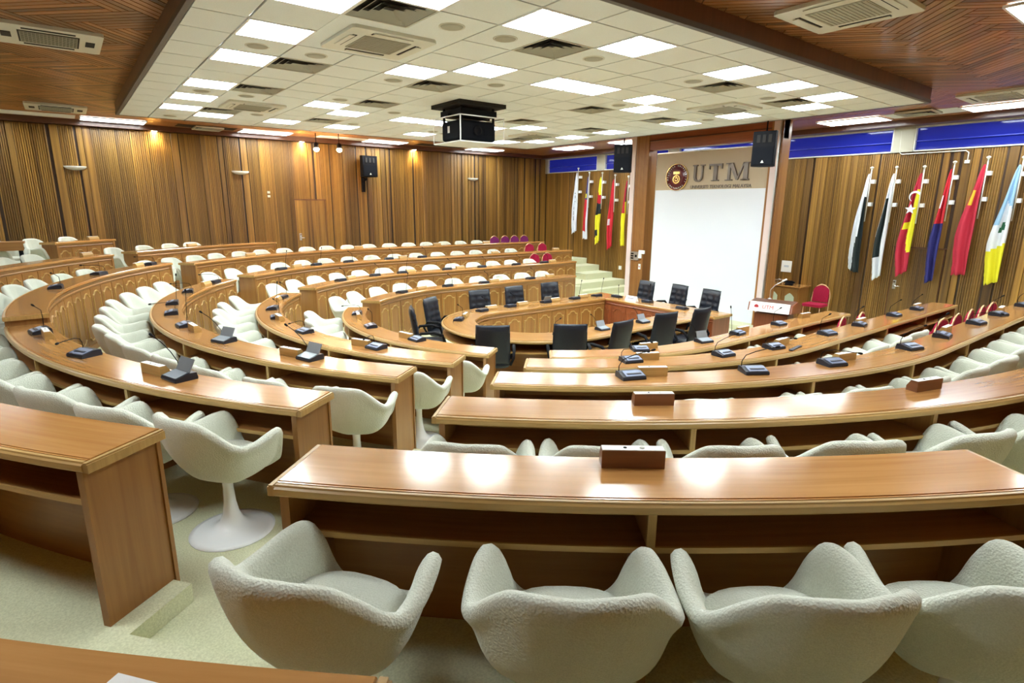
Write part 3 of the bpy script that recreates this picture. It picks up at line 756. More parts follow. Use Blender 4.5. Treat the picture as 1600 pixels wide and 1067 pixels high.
# ---------------------------------------------------------------- black executive chairs
def execchair():
    t = thing('executive_chair', 'x', 'chair')
    nx_, nz = 18, 22; W2, H_ = .25, .59
    def surf(front):
        rows = []
        for a in range(nz+1):
            v = a/nz; r = []
            for b in range(nx_+1):
                q = b/nx_*2-1; x = q*W2*(1-.06*v); z = .47+H_*v
                y = -.215-.10*v-.05*sin(v*pi)*0+.035*q*q
                e = min(1, (1-abs(q))*7)*min(1, v*9)*min(1, (1-v)*9)
                if front:
                    y += .045*e
                    if v > .12 and v < .80: y += .020*abs(sin(q*pi*1.5+pi/2))*abs(sin(v*pi*5))*e-.008
                else: y -= .03*e
                r.append((x, y, z))
            rows.append(r)
        return rows
    mb = MB(); mb.quads(surf(True)); mb.quads(surf(False)[::-1]); 
    F_, B_ = surf(True), surf(False)
    me = mb.mesh('backrest', LEATH)
    link('backrest', me, t)
    s = MB(); seg = 24; sg = lambda v, e: math.copysign(abs(v)**e, v)
    ring = lambda rx, z: [(rx*sg(cos(2*pi*k/seg), .5), .02+rx*.96*sg(sin(2*pi*k/seg), .5), z) for k in range(seg)]
    s.quads([ring(.0004, .42), ring(.23, .42), ring(.255, .45), ring(.25, .49), ring(.20, .515), ring(.0004, .52)], closed_v=True)
    link('seat', s.mesh('seat', LEATH), t)
    for x in (-1, 1):
        a = MB().tube([(x*.25, -.20, .47), (x*.29, -.24, .58), (x*.30, -.15, .68), (x*.30, .05, .69), (x*.295, .19, .64), (x*.285, .21, .55), (x*.26, .16, .46)], [.018, .02, .024, .024, .022, .018, .016], 8)
        link('armrest', a.mesh('armrest', BLACK), t)
    link('column', MB().lathe([(0, .08), (.03, .08), (.03, .25), (.02, .25), (.02, .42), (0, .42)], 12).mesh('column', CHROME), t)
    for k in range(5):
        a = 2*pi*k/5; lg = link('base_leg', MB().tube([(0, 0, .10), (.18*cos(a), .18*sin(a), .085), (.30*cos(a), .30*sin(a), .065)], [.024, .02, .014], 8).mesh('base_leg', BLACK), t)
        link('caster', MB().lathe([(0, 0), (.022, .004), (.026, .026), (.022, .05), (0, .054)], 10, c=(.30*cos(a), .30*sin(a), 0)).mesh('caster', BLACK), lg)
    return t
EX = execchair(); reg(EX); first = True
EXT = [(4.93, 8.80, -150, 'far left bend of the table, tufted back'), (4.21, 8.12, -117, 'seen in profile at the left end'), (6.20, 9.10, 176, 'far side, first of three, tufted back'),
       (7.08, 9.14, 180, 'far side, second of three, tufted back'), (8.08, 9.18, 176, 'far side, third of three, tufted back'), (10.05, 8.10, 84, 'left one before the screen'), (10.12, 7.28, 80, 'middle one before the screen'),
       (10.02, 6.46, 80, 'right one before the screen'), (4.44, 6.18, -36, 'near side, left-most, smooth back'), (5.37, 5.62, -38, 'near side, second from left, smooth back'), (6.19, 5.36, 4, 'near side, middle, turned away right'),
       (7.22, 5.40, -10, 'near side, fourth from left'), (8.05, 5.32, 0, 'near side, right-most')]
EXP = [(x-.30*sin(radians(r)), y+.30*cos(radians(r)), r, lb) for x, y, r, lb in EXT]
for x, y, r_, lb in EXP:
    o = EX if first else copytree(EX); first = False
    o.location = (x, y, 0); o.rotation_euler = (0, 0, radians(r_)); o['label'] = 'black leather office chair at the centre table, '+lb; o['group'] = 'black office chairs around the centre table'

# ---------------------------------------------------------------- conference microphones and name boxes
def mic(kind):
    t = thing('desk_microphone', 'x', 'microphone')
    b = MB().prism([(-.075, 0), (.075, 0), (.078, .012), (.07, .048), (.02, .05), (-.07, .028), (-.078, .012)], 'x', -.10, .10)
    link('base', b.mesh('base', MICB), t)
    if kind != 'lid':
        p = MB().prism([(-.068, .0292), (.018, .0512), (.018, .056), (-.066, .035)], 'x', -.07, .09); link('control_panel', p.mesh('control_panel', MICP), t)
        link('button_strip', MB().box(-.05, .07, -.045, -.015, .0425, .0465).mesh('button_strip', MICB), t)
    else:
        p = MB().prism([(-.068, .0292), (.018, .0512), (.018, .054), (-.066, .032)], 'x', -.085, .085); link('control_panel', p.mesh('control_panel', LCD), t)
        link('lid', MB().prism([(.025, .052), (.032, .052), (.075, .135), (.068, .138)], 'x', -.09, .09).mesh('lid', mat('grey lid', (.22, .24, .26), .4)), t)
    x0, y0 = -.085, .045
    if kind == 'bent': pth = [(x0, y0, .045), (x0, y0, .09), (x0+.01, y0-.02, .125), (x0+.05, y0-.08, .145), (x0+.10, y0-.17, .150), (x0+.14, y0-.24, .150)]
    elif kind == 'tall': pth = [(x0, y0, .045), (x0-.005, y0+.01, .15), (x0-.015, y0+.02, .26), (x0-.03, y0+.03, .37)]
    elif kind == 'short': pth = [(x0, y0, .045), (x0, y0+.005, .12), (x0+.01, y0, .20), (x0+.05, y0-.05, .25)]
    elif kind == 'right': pth = [(x0, y0, .045), (x0, y0, .09), (x0+.03, y0, .14), (x0+.10, y0-.02, .175), (x0+.19, y0-.03, .20), (x0+.26, y0-.04, .215)]
    else: pth = [(x0, y0, .045), (x0-.01, y0, .10), (x0-.05, y0-.02, .17), (x0-.12, y0-.04, .23), (x0-.19, y0-.06, .27)]
    g = link('gooseneck', MB().tube(pth, .0035, 6).mesh('gooseneck', BLACK), t)
    a, b_ = Vector(pth[-2]), Vector(pth[-1]); d = (b_-a).normalized()
    link('microphone_head', MB().tube([b_-d*.004, b_+d*.006, b_+d*.02, b_+d*.032, b_+d*.036], [.004, .009, .010, .008, .003], 8).mesh('microphone_head', BLACK), g)
    return t
mics = {k: mic(k) for k in ('bent', 'tall', 'short', 'lid', 'right')}
for m_ in mics.values(): reg(m_)
mused = set()
def put_mic(kind, x, y, z, rz, lab, grp):
    p = mics[kind]; o = p if kind not in mused else copytree(p); mused.add(kind)
    o.location = (x, y, z); o.rotation_euler = (0, 0, rz); o['label'] = lab; o['group'] = grp
MIC = {('N', 3): [(.593, 'right'), (.408, 'right'), (.262, 'bent'), (.046, 'right'), (-.644, 'short'), (-1.841, 'bent'), (-2.783, 'short'), (-3.995, 'right')],
 ('N', 4): [(.522, 'bent'), (.283, 'right'), (.113, 'bent'), (-.722, 'short'), (-1.654, 'short'), (-2.837, 'right'), (-3.734, 'right')],
 ('N', 5): [(.357, 'bent'), (.03, 'lid'), (-.696, 'tall'), (-1.812, 'short')],
 ('L', 2): [(1.07, 'lid'), (1.245, 'bent'), (1.425, 'short'), (1.80, 'right'), (2.02, 'bent'), (2.235, 'bent')],
 ('L', 3): [(1.081, 'lid'), (1.297, 'lid'), (1.482, 'tall'), (1.643, 'bent'), (1.787, 'tall'), (1.984, 'bent'), (2.179, 'bent')],
 ('L', 4): [(1.14, 'bent'), (1.432, 'bent'), (1.691, 'short'), (1.858, 'tall'), (2.095, 'short')],
 ('L', 5): [(1.27, 'short'), (1.625, 'short'), (1.966, 'bent')],
 ('F', 5): [(2.72, 'tall'), (3.12, 'short'), (4.035, 'short'), (5.4, 'short')],
 ('F', 4): [(2.62, 'short'), (2.85, 'short'), (3.02, 'tall'), (3.828, 'short'), (4.863, 'short'), (5.978, 'short'), (6.969, 'short')],
 ('F', 3): [(2.56, 'tall'), (2.74, 'tall'), (2.90, 'short'), (3.099, 'short'), (3.854, 'short')]}
BOX = {('N', 1): [.668], ('N', 2): [.618, .351], ('N', 3): [.559, .221, -.953, -3.132], ('N', 4): [.478, .061, -1.822, -3.9], ('N', 5): [.309, -.918, -2.725],
 ('L', 2): [1.108, 1.385, 2.186], ('L', 3): [1.121, 1.427, 2.122], ('L', 4): [1.19, 1.651, 2.03], ('L', 5): [1.335, 1.87], ('F', 5): [2.9, 4.318, 6.021], ('F', 4): [2.69, 3.07, 4.2, 7.261],
 ('F', 3): [2.64, 3.3, 6.234, 8.589], ('F', 2): [2.632, 3.07, 5.1, 6.9], ('F', 1): [2.575], ('L', 1): [2.255], ('L', 0): [2.435]}
def dzof(b, i, u): return (-.03 if u < 1.5 else .07) if (b, i) == ('L', 2) else 0
for (b, i), L_ in MIC.items():
    for k, (u, kd) in enumerate(L_):
        x, y, nx, ny = P(i, u, -.235)
        put_mic(kd, x, y, top(i)+dzof(b, i, u), face_rz(nx, ny)+radians(random.uniform(-12, 12)), '%s, %s desk of %s, %s from left' % (
            {'lid': 'microphone with raised lid', 'tall': 'microphone with upright stem', 'bent': 'microphone with forward-bent stem', 'right': 'microphone with right-leaning stem', 'short': 'microphone with short stem'}[kd],
            rown[i], BN[b], ordn(k+1 if b == 'N' or b == 'F' else len(L_)-k)), 'conference microphones on the desks')
def namebox():
    t = thing('name_box', 'x', 'box')
    link('body', MB().prism([(-.036, 0), (.036, 0), (.036, .030), (.010, .072), (-.036, .072)][::1], 'x', -.12, .12).mesh('body', EDGE), t)
    link('top_plate', MB().box(-.118, .118, -.034, .010, .0722, .0745).mesh('top_plate', PAPER), t)
    link('socket', MB().lathe([(0, .0747), (.007, .0747), (.007, .0765), (0, .0765)], 10, c=(-.03, -.012, 0)).mesh('socket', BLACK), t)
    link('knob', MB().lathe([(0, .0747), (.010, .0747), (.009, .078), (0, .0785)], 12, c=(.035, -.012, 0)).mesh('knob', CREAM), t)
    return t
NB_ = namebox(); reg(NB_); nb1 = True
NB1 = woodmat('dark box wood', (.25, .10, .04), (.17, .065, .025), .35, 2, 30, .1)
body_light = [c for c in bpy.data.objects if c.parent == NB_ and c.name.startswith('body')][0].data; body_dark = body_light.copy(); body_dark.materials[0] = NB1
for (b, i), L_ in BOX.items():
    for k, u in enumerate(L_):
        x, y, nx, ny = P(i, u, -.30 if b == 'N' else -.25)
        o = NB_ if nb1 else copytree(NB_); nb1 = False
        o.location = (x, y, top(i)+dzof(b, i, u)); o.rotation_euler = (0, 0, face_rz(nx, ny)+radians(random.uniform(-5, 5)))
        for c in bpy.data.objects:
            if c.parent == o and c.name.startswith('body'): c.data = body_dark if b == 'N' and i < 3 else body_light
        o['label'] = ('dark ' if b == 'N' and i < 3 else '')+'wooden box with pale top, %s desk of %s%s' % (rown[i], BN[b], '' if len(L_) == 1 else ', %s from left' % ordn(k+1 if b != 'L' else len(L_)-k)); o['group'] = 'wooden socket boxes on the desks'
TM = [(5.09, 8.07, 'short', 225), (5.9, 8.55, 'short', 190), (6.61, 8.62, 'short', 180), (7.5, 8.6, 'lid', 180), (8.3, 8.6, 'tall', 180), (8.96, 8.6, 'tall', 180), (9.22, 8.25, 'short', 90), (9.22, 7.42, 'tall', 90), (9.15, 6.52, 'bent', 90),
      (5.72, 6.2, 'short', 0), (6.52, 6.1, 'lid', 0), (7.5, 6.1, 'lid', 0)]
for k, (x, y, kd, r_) in enumerate(TM):
    put_mic(kd, x, y, TT+.002, radians(r_+180 if False else r_), 'charcoal microphone on the centre table, %s clockwise from its left end' % ordn(k+1), 'conference microphones on the centre table')
for k, (x, y, r_) in enumerate(((5.33, 8.22, 225), (6.15, 8.6, 180), (6.9, 8.6, 180), (7.75, 8.6, 180), (8.55, 8.6, 180))):
    o = copytree(NB_); [setattr(c, 'data', body_light) for c in bpy.data.objects if c.parent == o and c.name.startswith('body')]; o.location = (x, y, TT+.002); o.rotation_euler = (0, 0, radians(r_)); o['label'] = 'pale socket box on the far side of the centre table, %s from the left' % ordn(k+1); o['group'] = 'socket boxes on the centre table'
t = thing('name_plate', 'folded white name plate on the head table facing into the horseshoe', 'name plate', (9.12, 7.75, TT+.002))
link('card', MB().prism([(-.05, 0), (.05, 0), (.004, .10), (-.004, .10)], 'y', -.14, .14).mesh('card', PAPER), t)
link('lettering', MB().box(-.034, -.0325, -.08, .08, .045, .06).mesh('lettering', mat('faint print', (.3, .3, .35), .7)), t)
# loose papers
o = link('paper_sheet', MB().box(-.15, .15, -.21, .21, 0, .001).mesh('paper_sheet', PAPER)); o.location = (-.02, .80, top(0)+.001); o.rotation_euler = (0, 0, radians(38)); o['label'] = 'white sheet of paper on the desk at the bottom left edge'; o['category'] = 'paper'
x, y, nx, ny = P(4, .06, -.1)
o = link('folder', MB().box(-.15, .15, -.02, .02, 0, .012).mesh('folder', MICB)); o.location = (x-.05, y, top(4)+.001); o.rotation_euler = (0, 0, radians(8)); o['label'] = 'thin dark folder at the edge of the fourth right-hand desk'; o['category'] = 'folder'

# ---------------------------------------------------------------- screen partition, beam, posts
XS = 12.0; ZB = -2.55+ZC; ZT_ = 1.31+ZC
struct('trim_5', MB().box(XS+.03, XS+.15, 6.62, 9.66, 0, ZT_-.002, 'z'), CONC)
scr = thing('projection_wall', 'tall white projection panel with tan upper band at the head of the room', 'screen', (XS, 8.13, .1)); off = inworld(scr)
link('white_panel', MB().box(XS, XS+.03, 6.66, 9.62, .1, .42+ZC).mesh('white_panel', SCREENW), scr, off)
link('tan_panel', MB().box(XS, XS+.03, 6.66, 9.62, .421+ZC, ZT_).mesh('tan_panel', TAN), scr, off)  # upper part in one flat tan tone, white part below
link('edge_trim', MB().box(XS-.012, XS, 6.66, 9.62, ZT_-.02, ZT_+.004).mesh('edge_trim', ALU), scr, off)
struct('floor', MB().box(XS-.45, XS+.6, 5.6, 11.2, 0, .1), CARPET)
# posts: grooved wood face, pale laminate strip
def post(y0, y1, x0, x1, nm, m): return struct(nm, MB().box(x0, x1, y0, y1, 0, H2+.01, 'z'), m)
p6 = post(9.80, 10.20, XS-.12, XS+.2, 'trim_6', POSTW)
for k in range(9): link('slat', MB().box(XS-.132, XS-.121, 9.808+k*.044, 9.840+k*.044, .1, H2-.02, 'z').mesh('slat', POSTW), p6)
post(10.20, 10.35, XS-.15, XS+.2, 'trim_7', PINK); post(6.56, 6.61, XS-.13, XS+.2, 'trim_8', POSTW); post(6.43, 6.555, XS-.15, XS+.2, 'trim_9', PINK)
post(6.395, 6.425, XS-.16, XS+.2, 'trim_10', ALU); post(6.36, 6.392, XS-.12, XS+.2, 'trim_11', POSTW)
struct('trim_12', MB().box(XS-.1, XS+.1, 6.36, 10.35, 1.40+ZC, H2+.01, 'y'), REDW)
struct('trim_13', MB().box(XS-.115, XS-.1, 6.36, 10.35, 1.60+ZC, 1.63+ZC, 'y'), TRIMW)
# emblem
def at_s(y, z, d=0): return (XS-d, y, z+ZC)
em = thing('round_emblem', 'large domed maroon and gilt round emblem on the tan band left of the big letters', 'emblem', (XS-.002, 8.97, .72+ZC))
def disc(r0, r1, z0, z1, m, n, par, seg=40, mz=0, my=0):
    # ring lying in the wall plane, facing -x
    mb = MB(); A = []
    pr = [(r0, z0), (r0, z1), (r1, z1), (r1, z0)] if r0 > 0 else [(.0005, z1), (r1*.6, z1), (r1, z0+(z1-z0)*.5), (r1, z0)]
    rows = [[(-zz, my+r*cos(2*pi*k/seg), mz+r*sin(2*pi*k/seg)) for k in range(seg)] for r, zz in pr]
    mb.quads(rows, closed_v=True, closed_u=r0 > 0, sm=False); return link(n, mb.mesh(n, m), par)
disc(0, .31, 0, .045, MAROON, 'dome', em); disc(.306, .314, 0, .048, BRASS, 'rim', em)
disc(.075, .105, .044, .056, BRASS, 'gilt_ring', em, mz=-.05); disc(.028, .05, .044, .056, BRASS, 'gilt_ring', em, mz=-.05)
link('gilt_book', MB().box(-.056, -.044, -.09, .09, .07, .13).mesh('gilt_book', BRASS), em)
link('gilt_stem', MB().box(-.056, -.044, -.008, .008, -.02, .07).mesh('gilt_stem', BRASS), em)
def text_mesh(s, size, ext, name, m, cx_=True):
    cu = bpy.data.curves.new(name, 'FONT'); cu.body = s; cu.size = size; cu.extrude = ext; cu.resolution_u = 2
    cu.align_x = 'CENTER' if cx_ else 'LEFT'; cu.align_y = 'CENTER'
    o = bpy.data.objects.new('tmp', cu); C.objects.link(o); dg = bpy.context.evaluated_depsgraph_get()
    me = bpy.data.meshes.new_from_object(o.evaluated_get(dg)); bpy.data.objects.remove(o); me.materials.clear(); me.materials.append(m); me.name = name; return me
WALLROT = Matrix(((0, 0, -1), (-1, 0, 0), (0, 1, 0))).to_4x4()   # text x -> -Y, text y -> Z, text z -> -X
mbt = bmesh.new(); s = 'UNIVERSITI TEKNOLOGI MALAYSIA '
for k, chh in enumerate(s):
    if chh == ' ': continue
    me = text_mesh(chh, .05, .001, 'c', PAPER); a = pi*.5-2*pi*(k+.5)/len(s)-pi*.0
    me.transform(WALLROT @ Matrix.Translation((.262*cos(a), .262*sin(a), .042)) @ Matrix.Rotation(a-pi/2, 4, 'Z')); mbt.from_mesh(me)
me = bpy.data.meshes.new('ring_lettering'); mbt.to_mesh(me); mbt.free(); me.materials.append(PAPER); link('ring_lettering', me, em)
# big letters
def letter(polys, y0, wd, z0, h, name, lab):
    t = thing(name, lab, 'letter', (XS-.002, y0-wd/2, z0), 0, 'big metal letters on the tan band')
    mb = MB()
    for p in polys: mb.prism([(-(a-.5)*wd, b*h) for a, b in p], 'x', -.045, 0)
    link('letter_face', mb.mesh('letter_face', SILV), t)
R4 = lambda a, b, c, d: [(a, c), (b, c), (b, d), (a, d)]
Uo = [(.12, .95), (.30, .95), (.30, .30), (.34, .16), (.44, .09), (.56, .09), (.68, .16), (.73, .30), (.73, .95), (.83, .95), (.83, .28), (.77, .12), (.66, .02), (.50, -.02), (.32, .0), (.18, .10), (.12, .28)]
letter([Uo[0:3]+[Uo[16]], [Uo[2], Uo[3], Uo[15], Uo[16]], [Uo[3], Uo[4], Uo[14], Uo[15]], [Uo[4], Uo[5], Uo[13], Uo[14]], [Uo[5], Uo[6], Uo[12], Uo[13]], [Uo[6], Uo[7], Uo[11], Uo[12]], [Uo[7], Uo[10], Uo[11]], R4(.73, .83, .28, .95), R4(.02, .40, .93, 1), R4(.63, .96, .93, 1)],
       8.535, .34, .60+ZC, .38, 'letter_u', 'silver serif capital letter U beside the round emblem')
letter([R4(.38, .62, 0, .95), R4(.05, .95, .88, 1), R4(.05, .12, .70, .9), R4(.88, .95, .70, .9), R4(.25, .75, 0, .06)], 8.11, .38, .60+ZC, .38, 'letter_t', 'silver serif capital letter T in the middle of the three big letters')
letter([R4(.10, .20, 0, .97), R4(.76, .94, 0, .97), [(.12, 1), (.30, 1), (.52, .25), (.47, .02)], [(.47, .02), (.53, .02), (.80, 1), (.74, 1)], R4(.0, .30, 0, .06), R4(.66, 1, 0, .06), R4(.0, .25, .94, 1), R4(.74, 1, .94, 1)],
       7.66, .58, .60+ZC, .38, 'letter_m', 'silver serif capital letter M, right-most of the three big letters')
wt = thing('wall_lettering', 'line of small silver capitals under the three big letters', 'lettering', (XS-.008, 7.80, .475+ZC))
ws = [(wd_, text_mesh(wd_, .112, .006, 'word', SILV)) for wd_ in ('UNIVERSITI', 'TEKNOLOGI', 'MALAYSIA')]
wds = [max(v.co.x for v in m_.vertices)-min(v.co.x for v in m_.vertices) for _, m_ in ws]; tot = sum(wds)+.10; xx = -tot/2
for (wd_, m_), l_ in zip(ws, wds):
    m_.transform(WALLROT); o = link('word', m_, wt, (0, -(xx+l_/2)*.88, 0)); o.scale = (1, .88, 1); xx += l_+.05
# switches on the post
def wallthing(name, lab, cat, loc, parts):
    t = thing(name, lab, cat, loc)
    for n, mb, m in parts: link(n, mb.mesh(n, m), t)
    return t
wallthing('control_panel', 'grey control panel with three dark slots on the left post of the screen', 'control panel', (XS-.133, 10.06, -1.25+ZC), [('plate', MB().box(-.03, 0, -.14, .14, -.11, .11), ALU)] +
          [('slot', MB().box(-.034, -.0301, .02, .11, -.08+k*.06, -.045+k*.06), BLACK) for k in range(3)] + [('dial', MB().box(-.036, -.0301, -.09, -.03, -.03, .03), BLACK)])
wallthing('socket_box', 'white box of stepped outline beside the control panel on the post', 'switch', (XS-.133, 9.86, -1.18+ZC), [('case', MB().box(-.04, 0, -.03, .05, -.12, .09), WHITE), ('upper_case', MB().box(-.045, 0, -.13, -.0301, .0, .09), WHITE)])
wallthing('wall_switch', 'small white switch with a red mark low on the left post', 'switch', (XS-.133, 9.88, -1.52+ZC), [('plate', MB().box(-.015, 0, -.035, .035, -.07, .07), WHITE), ('rocker', MB().box(-.02, -.0151, -.012, .012, -.02, .02), mat('red mark', (.5, .05, .04), .5))])
wallthing('wall_socket', 'small cream socket on the back right wall below the flags', 'socket', (XB-.028, 12.6, -1.92+ZC), [('plate', MB().box(-.012, 0, -.06, .06, -.06, .06), CREAM), ('switch', MB().box(-.016, -.0121, -.02, .02, -.02, .02), WHITE)])
wallthing('notice', 'white paper notice pinned to the panelling above the small cabinet', 'notice', (XB-.032, 7.13, -1.41+ZC), [('sheet', MB().box(-.003, 0, -.13, .13, -.14, .14), PAPER), ('print', MB().box(-.0042, -.0031, -.06, .06, -.02, .03), mat('pale print', (.55, .6, .68), .7))])

# ---------------------------------------------------------------- hanging and wall speakers
def speaker(loc, rz, lab, hang=0, bracket=False, h=.62, wd=.40):
    t = thing('loudspeaker', lab, 'speaker', loc, rz)
    b = MB(); w2 = wd/2
    b.prism([(-w2, .0), (w2, .0), (w2, .12), (w2*.62, .30), (-w2*.62, .30), (-w2, .12)], 'z', 0, h); link('cabinet', b.mesh('cabinet', BLACK), t)
    link('grille', MB().prism([(-w2*.9, .03), (w2*.9, .03), (w2*.9, h*.55), (-w2*.9, h*.55)], 'y', -.012, -.0005).mesh('grille', BLKM), t)
    for x in (-.5, 0, .5): link('horn_slot', MB().box(x*w2-.03, x*w2+.03, -.01, -.0005, h*.68, h*.90).mesh('horn_slot', SHADOW), t)
    link('badge', MB().prism([(-.03, .06), (.03, .06), (0, .11)], 'y', -.016, -.0125).mesh('badge', CREAM), t)
    if hang: link('hanger', MB().tube([(0, .12, h), (0, .12, h+hang)], .013, 8).mesh('hanger', BLACK), t)
    if bracket: link('bracket', MB().prism([(.12, -.05), (.36, .0), (.36, -.42), (.29, -.42), (.27, -.12)], 'x', -.10, -.02).mesh('bracket', BLACK), t)
    return t
speaker((10.55, 9.48, .80+ZC), radians(-60), 'black loudspeaker hanging in front of the left post of the screen', H1-(.80+ZC)-.62+.05)
speaker((10.42, 5.93, .76+ZC), radians(-75), 'black loudspeaker hanging by the right edge of the screen', H1-(.76+ZC)-.62+.05)
speaker((7.17, YA-.40, .80+ZC), radians(8), 'black loudspeaker on a long bracket on the back wall panelling', 0, True, .58, .48)

# ---------------------------------------------------------------- projector
pj = thing('projector', 'black projector in a thin white cage lowered from the ceiling', 'projector', (5.38, 8.15, H1-.66))
PB = MB().box(-.345, .345, -.27, .27, .10, .40); link('body', ev(PB.mesh('b', BLKM), ('BEVEL', dict(width=.04, segments=3))), pj)
ln = MB(); rows = [[(-.02+r*cos(2*pi*k/20), -.27-d, .25+r*sin(2*pi*k/20)) for k in range(20)] for r, d in ((.075, 0), (.075, .03), (.055, .03), (.05, .005), (.001, .004))]
ln.quads(rows, closed_v=True); link('lens', ln.mesh('lens', BLACK), pj)
link('label_sticker', MB().box(-.349, -.3455, .02, .08, .22, .32).mesh('label_sticker', PAPER), pj)
link('front_vent', MB().box(.12, .30, -.276, -.2705, .18, .30).mesh('front_vent', BLKM), pj)
fr = MB(); a, b = .42, .40
for z in (.06, .44):
    for q in ((-a, a, -b, -b+.012), (-a, a, b-.012, b), (-a, -a+.012, -b, b), (a-.012, a, -b, b)): fr.box(*q, z, z+.016)
link('cage', fr.mesh('cage', WHITE), pj)
for x, y in ((-a, -b), (a-.012, -b), (-a, b-.012), (a-.012, b-.012)):
    link('cage_post', MB().box(x, x+(.018 if (x < 0 and y < 0) else .008), y, y+.010, .07, .45).mesh('cage_post', WHITE), pj)
link('base_tray', MB().box(-a+.012, a-.012, -b+.012, b-.012, .055, .062).mesh('base_tray', TILE), pj)
link('lift_frame', MB().box(-.34, .34, -.30, .30, .47, .56).mesh('lift_frame', BLACK), pj)
link('lift_rail', MB().box(-.40, .40, -.03, .03, .456, .50).mesh('lift_rail', BLACK), pj)
link('lift_box', MB().box(-.44, .44, -.42, .42, .60, .66).mesh('lift_box', SHADOW), pj)
for x, y in ((-.3, -.26), (.3, -.26), (-.3, .26), (.3, .26)): link('scissor_arm', MB().box(x-.015, x+.015, y-.015, y+.015, .36, .60).mesh('scissor_arm', BLACK), pj)
mb = MB(); x0, x1, y0, y1 = TX(1), TX(3), TY(6), TY(8); hx0, hx1, hy0, hy1 = 5.38-.44, 5.38+.44, 8.15-.42, 8.15+.42
for q in ((x0, x1, y0, hy0), (x0, x1, hy1, y1), (x0, hx0, hy0, hy1), (hx1, x1, hy0, hy1)):
    if q[1]-q[0] > .005 and q[3]-q[2] > .005: mb.box(*q, H1, H1+.014)
link('ceiling_tile', mb.mesh('ceiling_tile', TILE), ceil)

# ---------------------------------------------------------------- back wall fittings
up = MB(); rows = []
for a in range(9):
    th = a/8*pi/2; rows.append([(.21*cos(th)*cos(p)*-1, -.10*cos(th)*sin(p), -.085*sin(th)) for p in [pi*k/12 for k in range(13)]])
up.quads(rows); upm = up.mesh('bowl', CREAM)
for k, (x, z) in enumerate(((.36, .80), (3.77, .83), (10.95, .90))):
    t = thing('wall_uplight', 'cream half-bowl uplight on the back wall panelling, %s from the left' % ordn(k+1), 'wall light', (x, YA-.03, z+ZC), 0, 'half-bowl wall uplights')
    link('bowl', upm, t); link('back_plate', MB().box(-.10, .10, -.012, .0, -.075, 0).mesh('back_plate', CREAM), t); link('rim', MB().prism([(.21*cos(pi*q/12), -.10*sin(pi*q/12)) for q in range(13)], 'z', -.004, .002).mesh('rim', WHITE), t)
dl = MB().lathe([(.055, 0), (.075, -.004), (.08, .004)], 20).mesh('rim', CHROME); dd = MB().lathe([(0, -.001), (.054, -.001), (.054, .004), (0, .004)], 20).mesh('bulb', WARM)
for k, x in enumerate((1.96, 5.38, 8.77)):
    t = thing('downlight', 'small warm downlight in the soffit washing the back wall, %s from the left' % ordn(k+1), 'light', (x, 16.31, WT-.004), 0, 'warm downlights over the back wall')
    link('rim', dl, t); link('bulb', dd, t)
    l = bpy.data.lights.new('downlight_lamp', 'SPOT'); l.energy = 15; l.color = (1, .80, .42); l.spot_size = radians(105); l.spot_blend = .7; l.shadow_soft_size = .05
    lo = bpy.data.objects.new('lamp', l); C.objects.link(lo); lo.parent = t; lo.location = (0, -.02, -.03); lo.rotation_euler = (radians(8), 0, 0)
for k, (x, y) in enumerate(((5.34, 15.12), (5.85, 14.89))):
    t = thing('spotlight', 'bare bright stage spotlight under the soffit edge, %s of the two' % ('left', 'right')[k], 'light', (x, y, 1.40+ZC), 0, 'pair of bright spotlights')
    sh = MB().lathe([(0, .0), (.035, .0), (.06, .03), (.06, .12), (.03, .15), (0, .15)], 16); link('housing', sh.mesh('housing', BLACK), t)
    link('bulb', MB().lathe([(0, -.075), (.045, -.06), (.068, -.02), (.05, .01), (0, .01)], 16).mesh('bulb', mat('blazing lamp', (1, .8, .6), .5, emis=(1, .72, .45), es=110)), t)
    link('stem', MB().tube([(0, 0, .15), (0, 0, H2-1.40-ZC-.006)], .01, 8).mesh('stem', BLACK), t)
# doors in the panelling
def door(nm, cx_, wall, w_, ztop, zbot, rz, hx):
    t = link(nm, None, None, (cx_[0], cx_[1], zbot), rz); t['kind'] = 'structure'
    fr = MB(); h = ztop-zbot
    fr.box(-w_/2-.03, w_/2+.03, -.036, -.002, h, h+.025, 'x'); fr.box(-w_/2-.012, -w_/2, -.034, -.002, 0, h, 'z'); fr.box(w_/2, w_/2+.012, -.034, -.002, 0, h, 'z')
    link('door_frame', fr.mesh('door_frame', TRIMW), t)
    lf = MB(); n = int(w_/.036)
    for k in range(n): lf.box(-w_/2+.004+k*(w_-.008)/n, -w_/2+(k+1)*(w_-.008)/n, -.030, -.002, .0, h-.006, 'z')
    lo_ = link('door_leaf', lf.mesh('door_leaf', WALLW), t); lo_['kind'] = 'stuff'
    s_ = 1 if hx > 0 else -1
    hd = MB(); hd.box(hx-.03, hx+.03, -.040, -.0305, .93, 1.12); link('lock_plate', hd.mesh('lock_plate', ALU), t)
    link('door_handle', MB().tube([(hx, -.04, 1.0), (hx, -.075, 1.0), (hx-s_*.03, -.08, 1.0), (hx-s_*.13, -.078, .995)], .009, 8).mesh('door_handle', CHROME), t)
    link('lock_knob', MB().tube([(hx, -.04, 1.085), (hx, -.065, 1.085)], .02, 12).mesh('lock_knob', CHROME), t)
    return t
door('door_1', (5.50, YA-.002), 'A', .84, .13+ZC, .13+ZC-2.02, 0, -.33)
door('door_2', (XB-.002, 4.35), 'B', .9, -.80+ZC, .02, -pi/2, -.36)
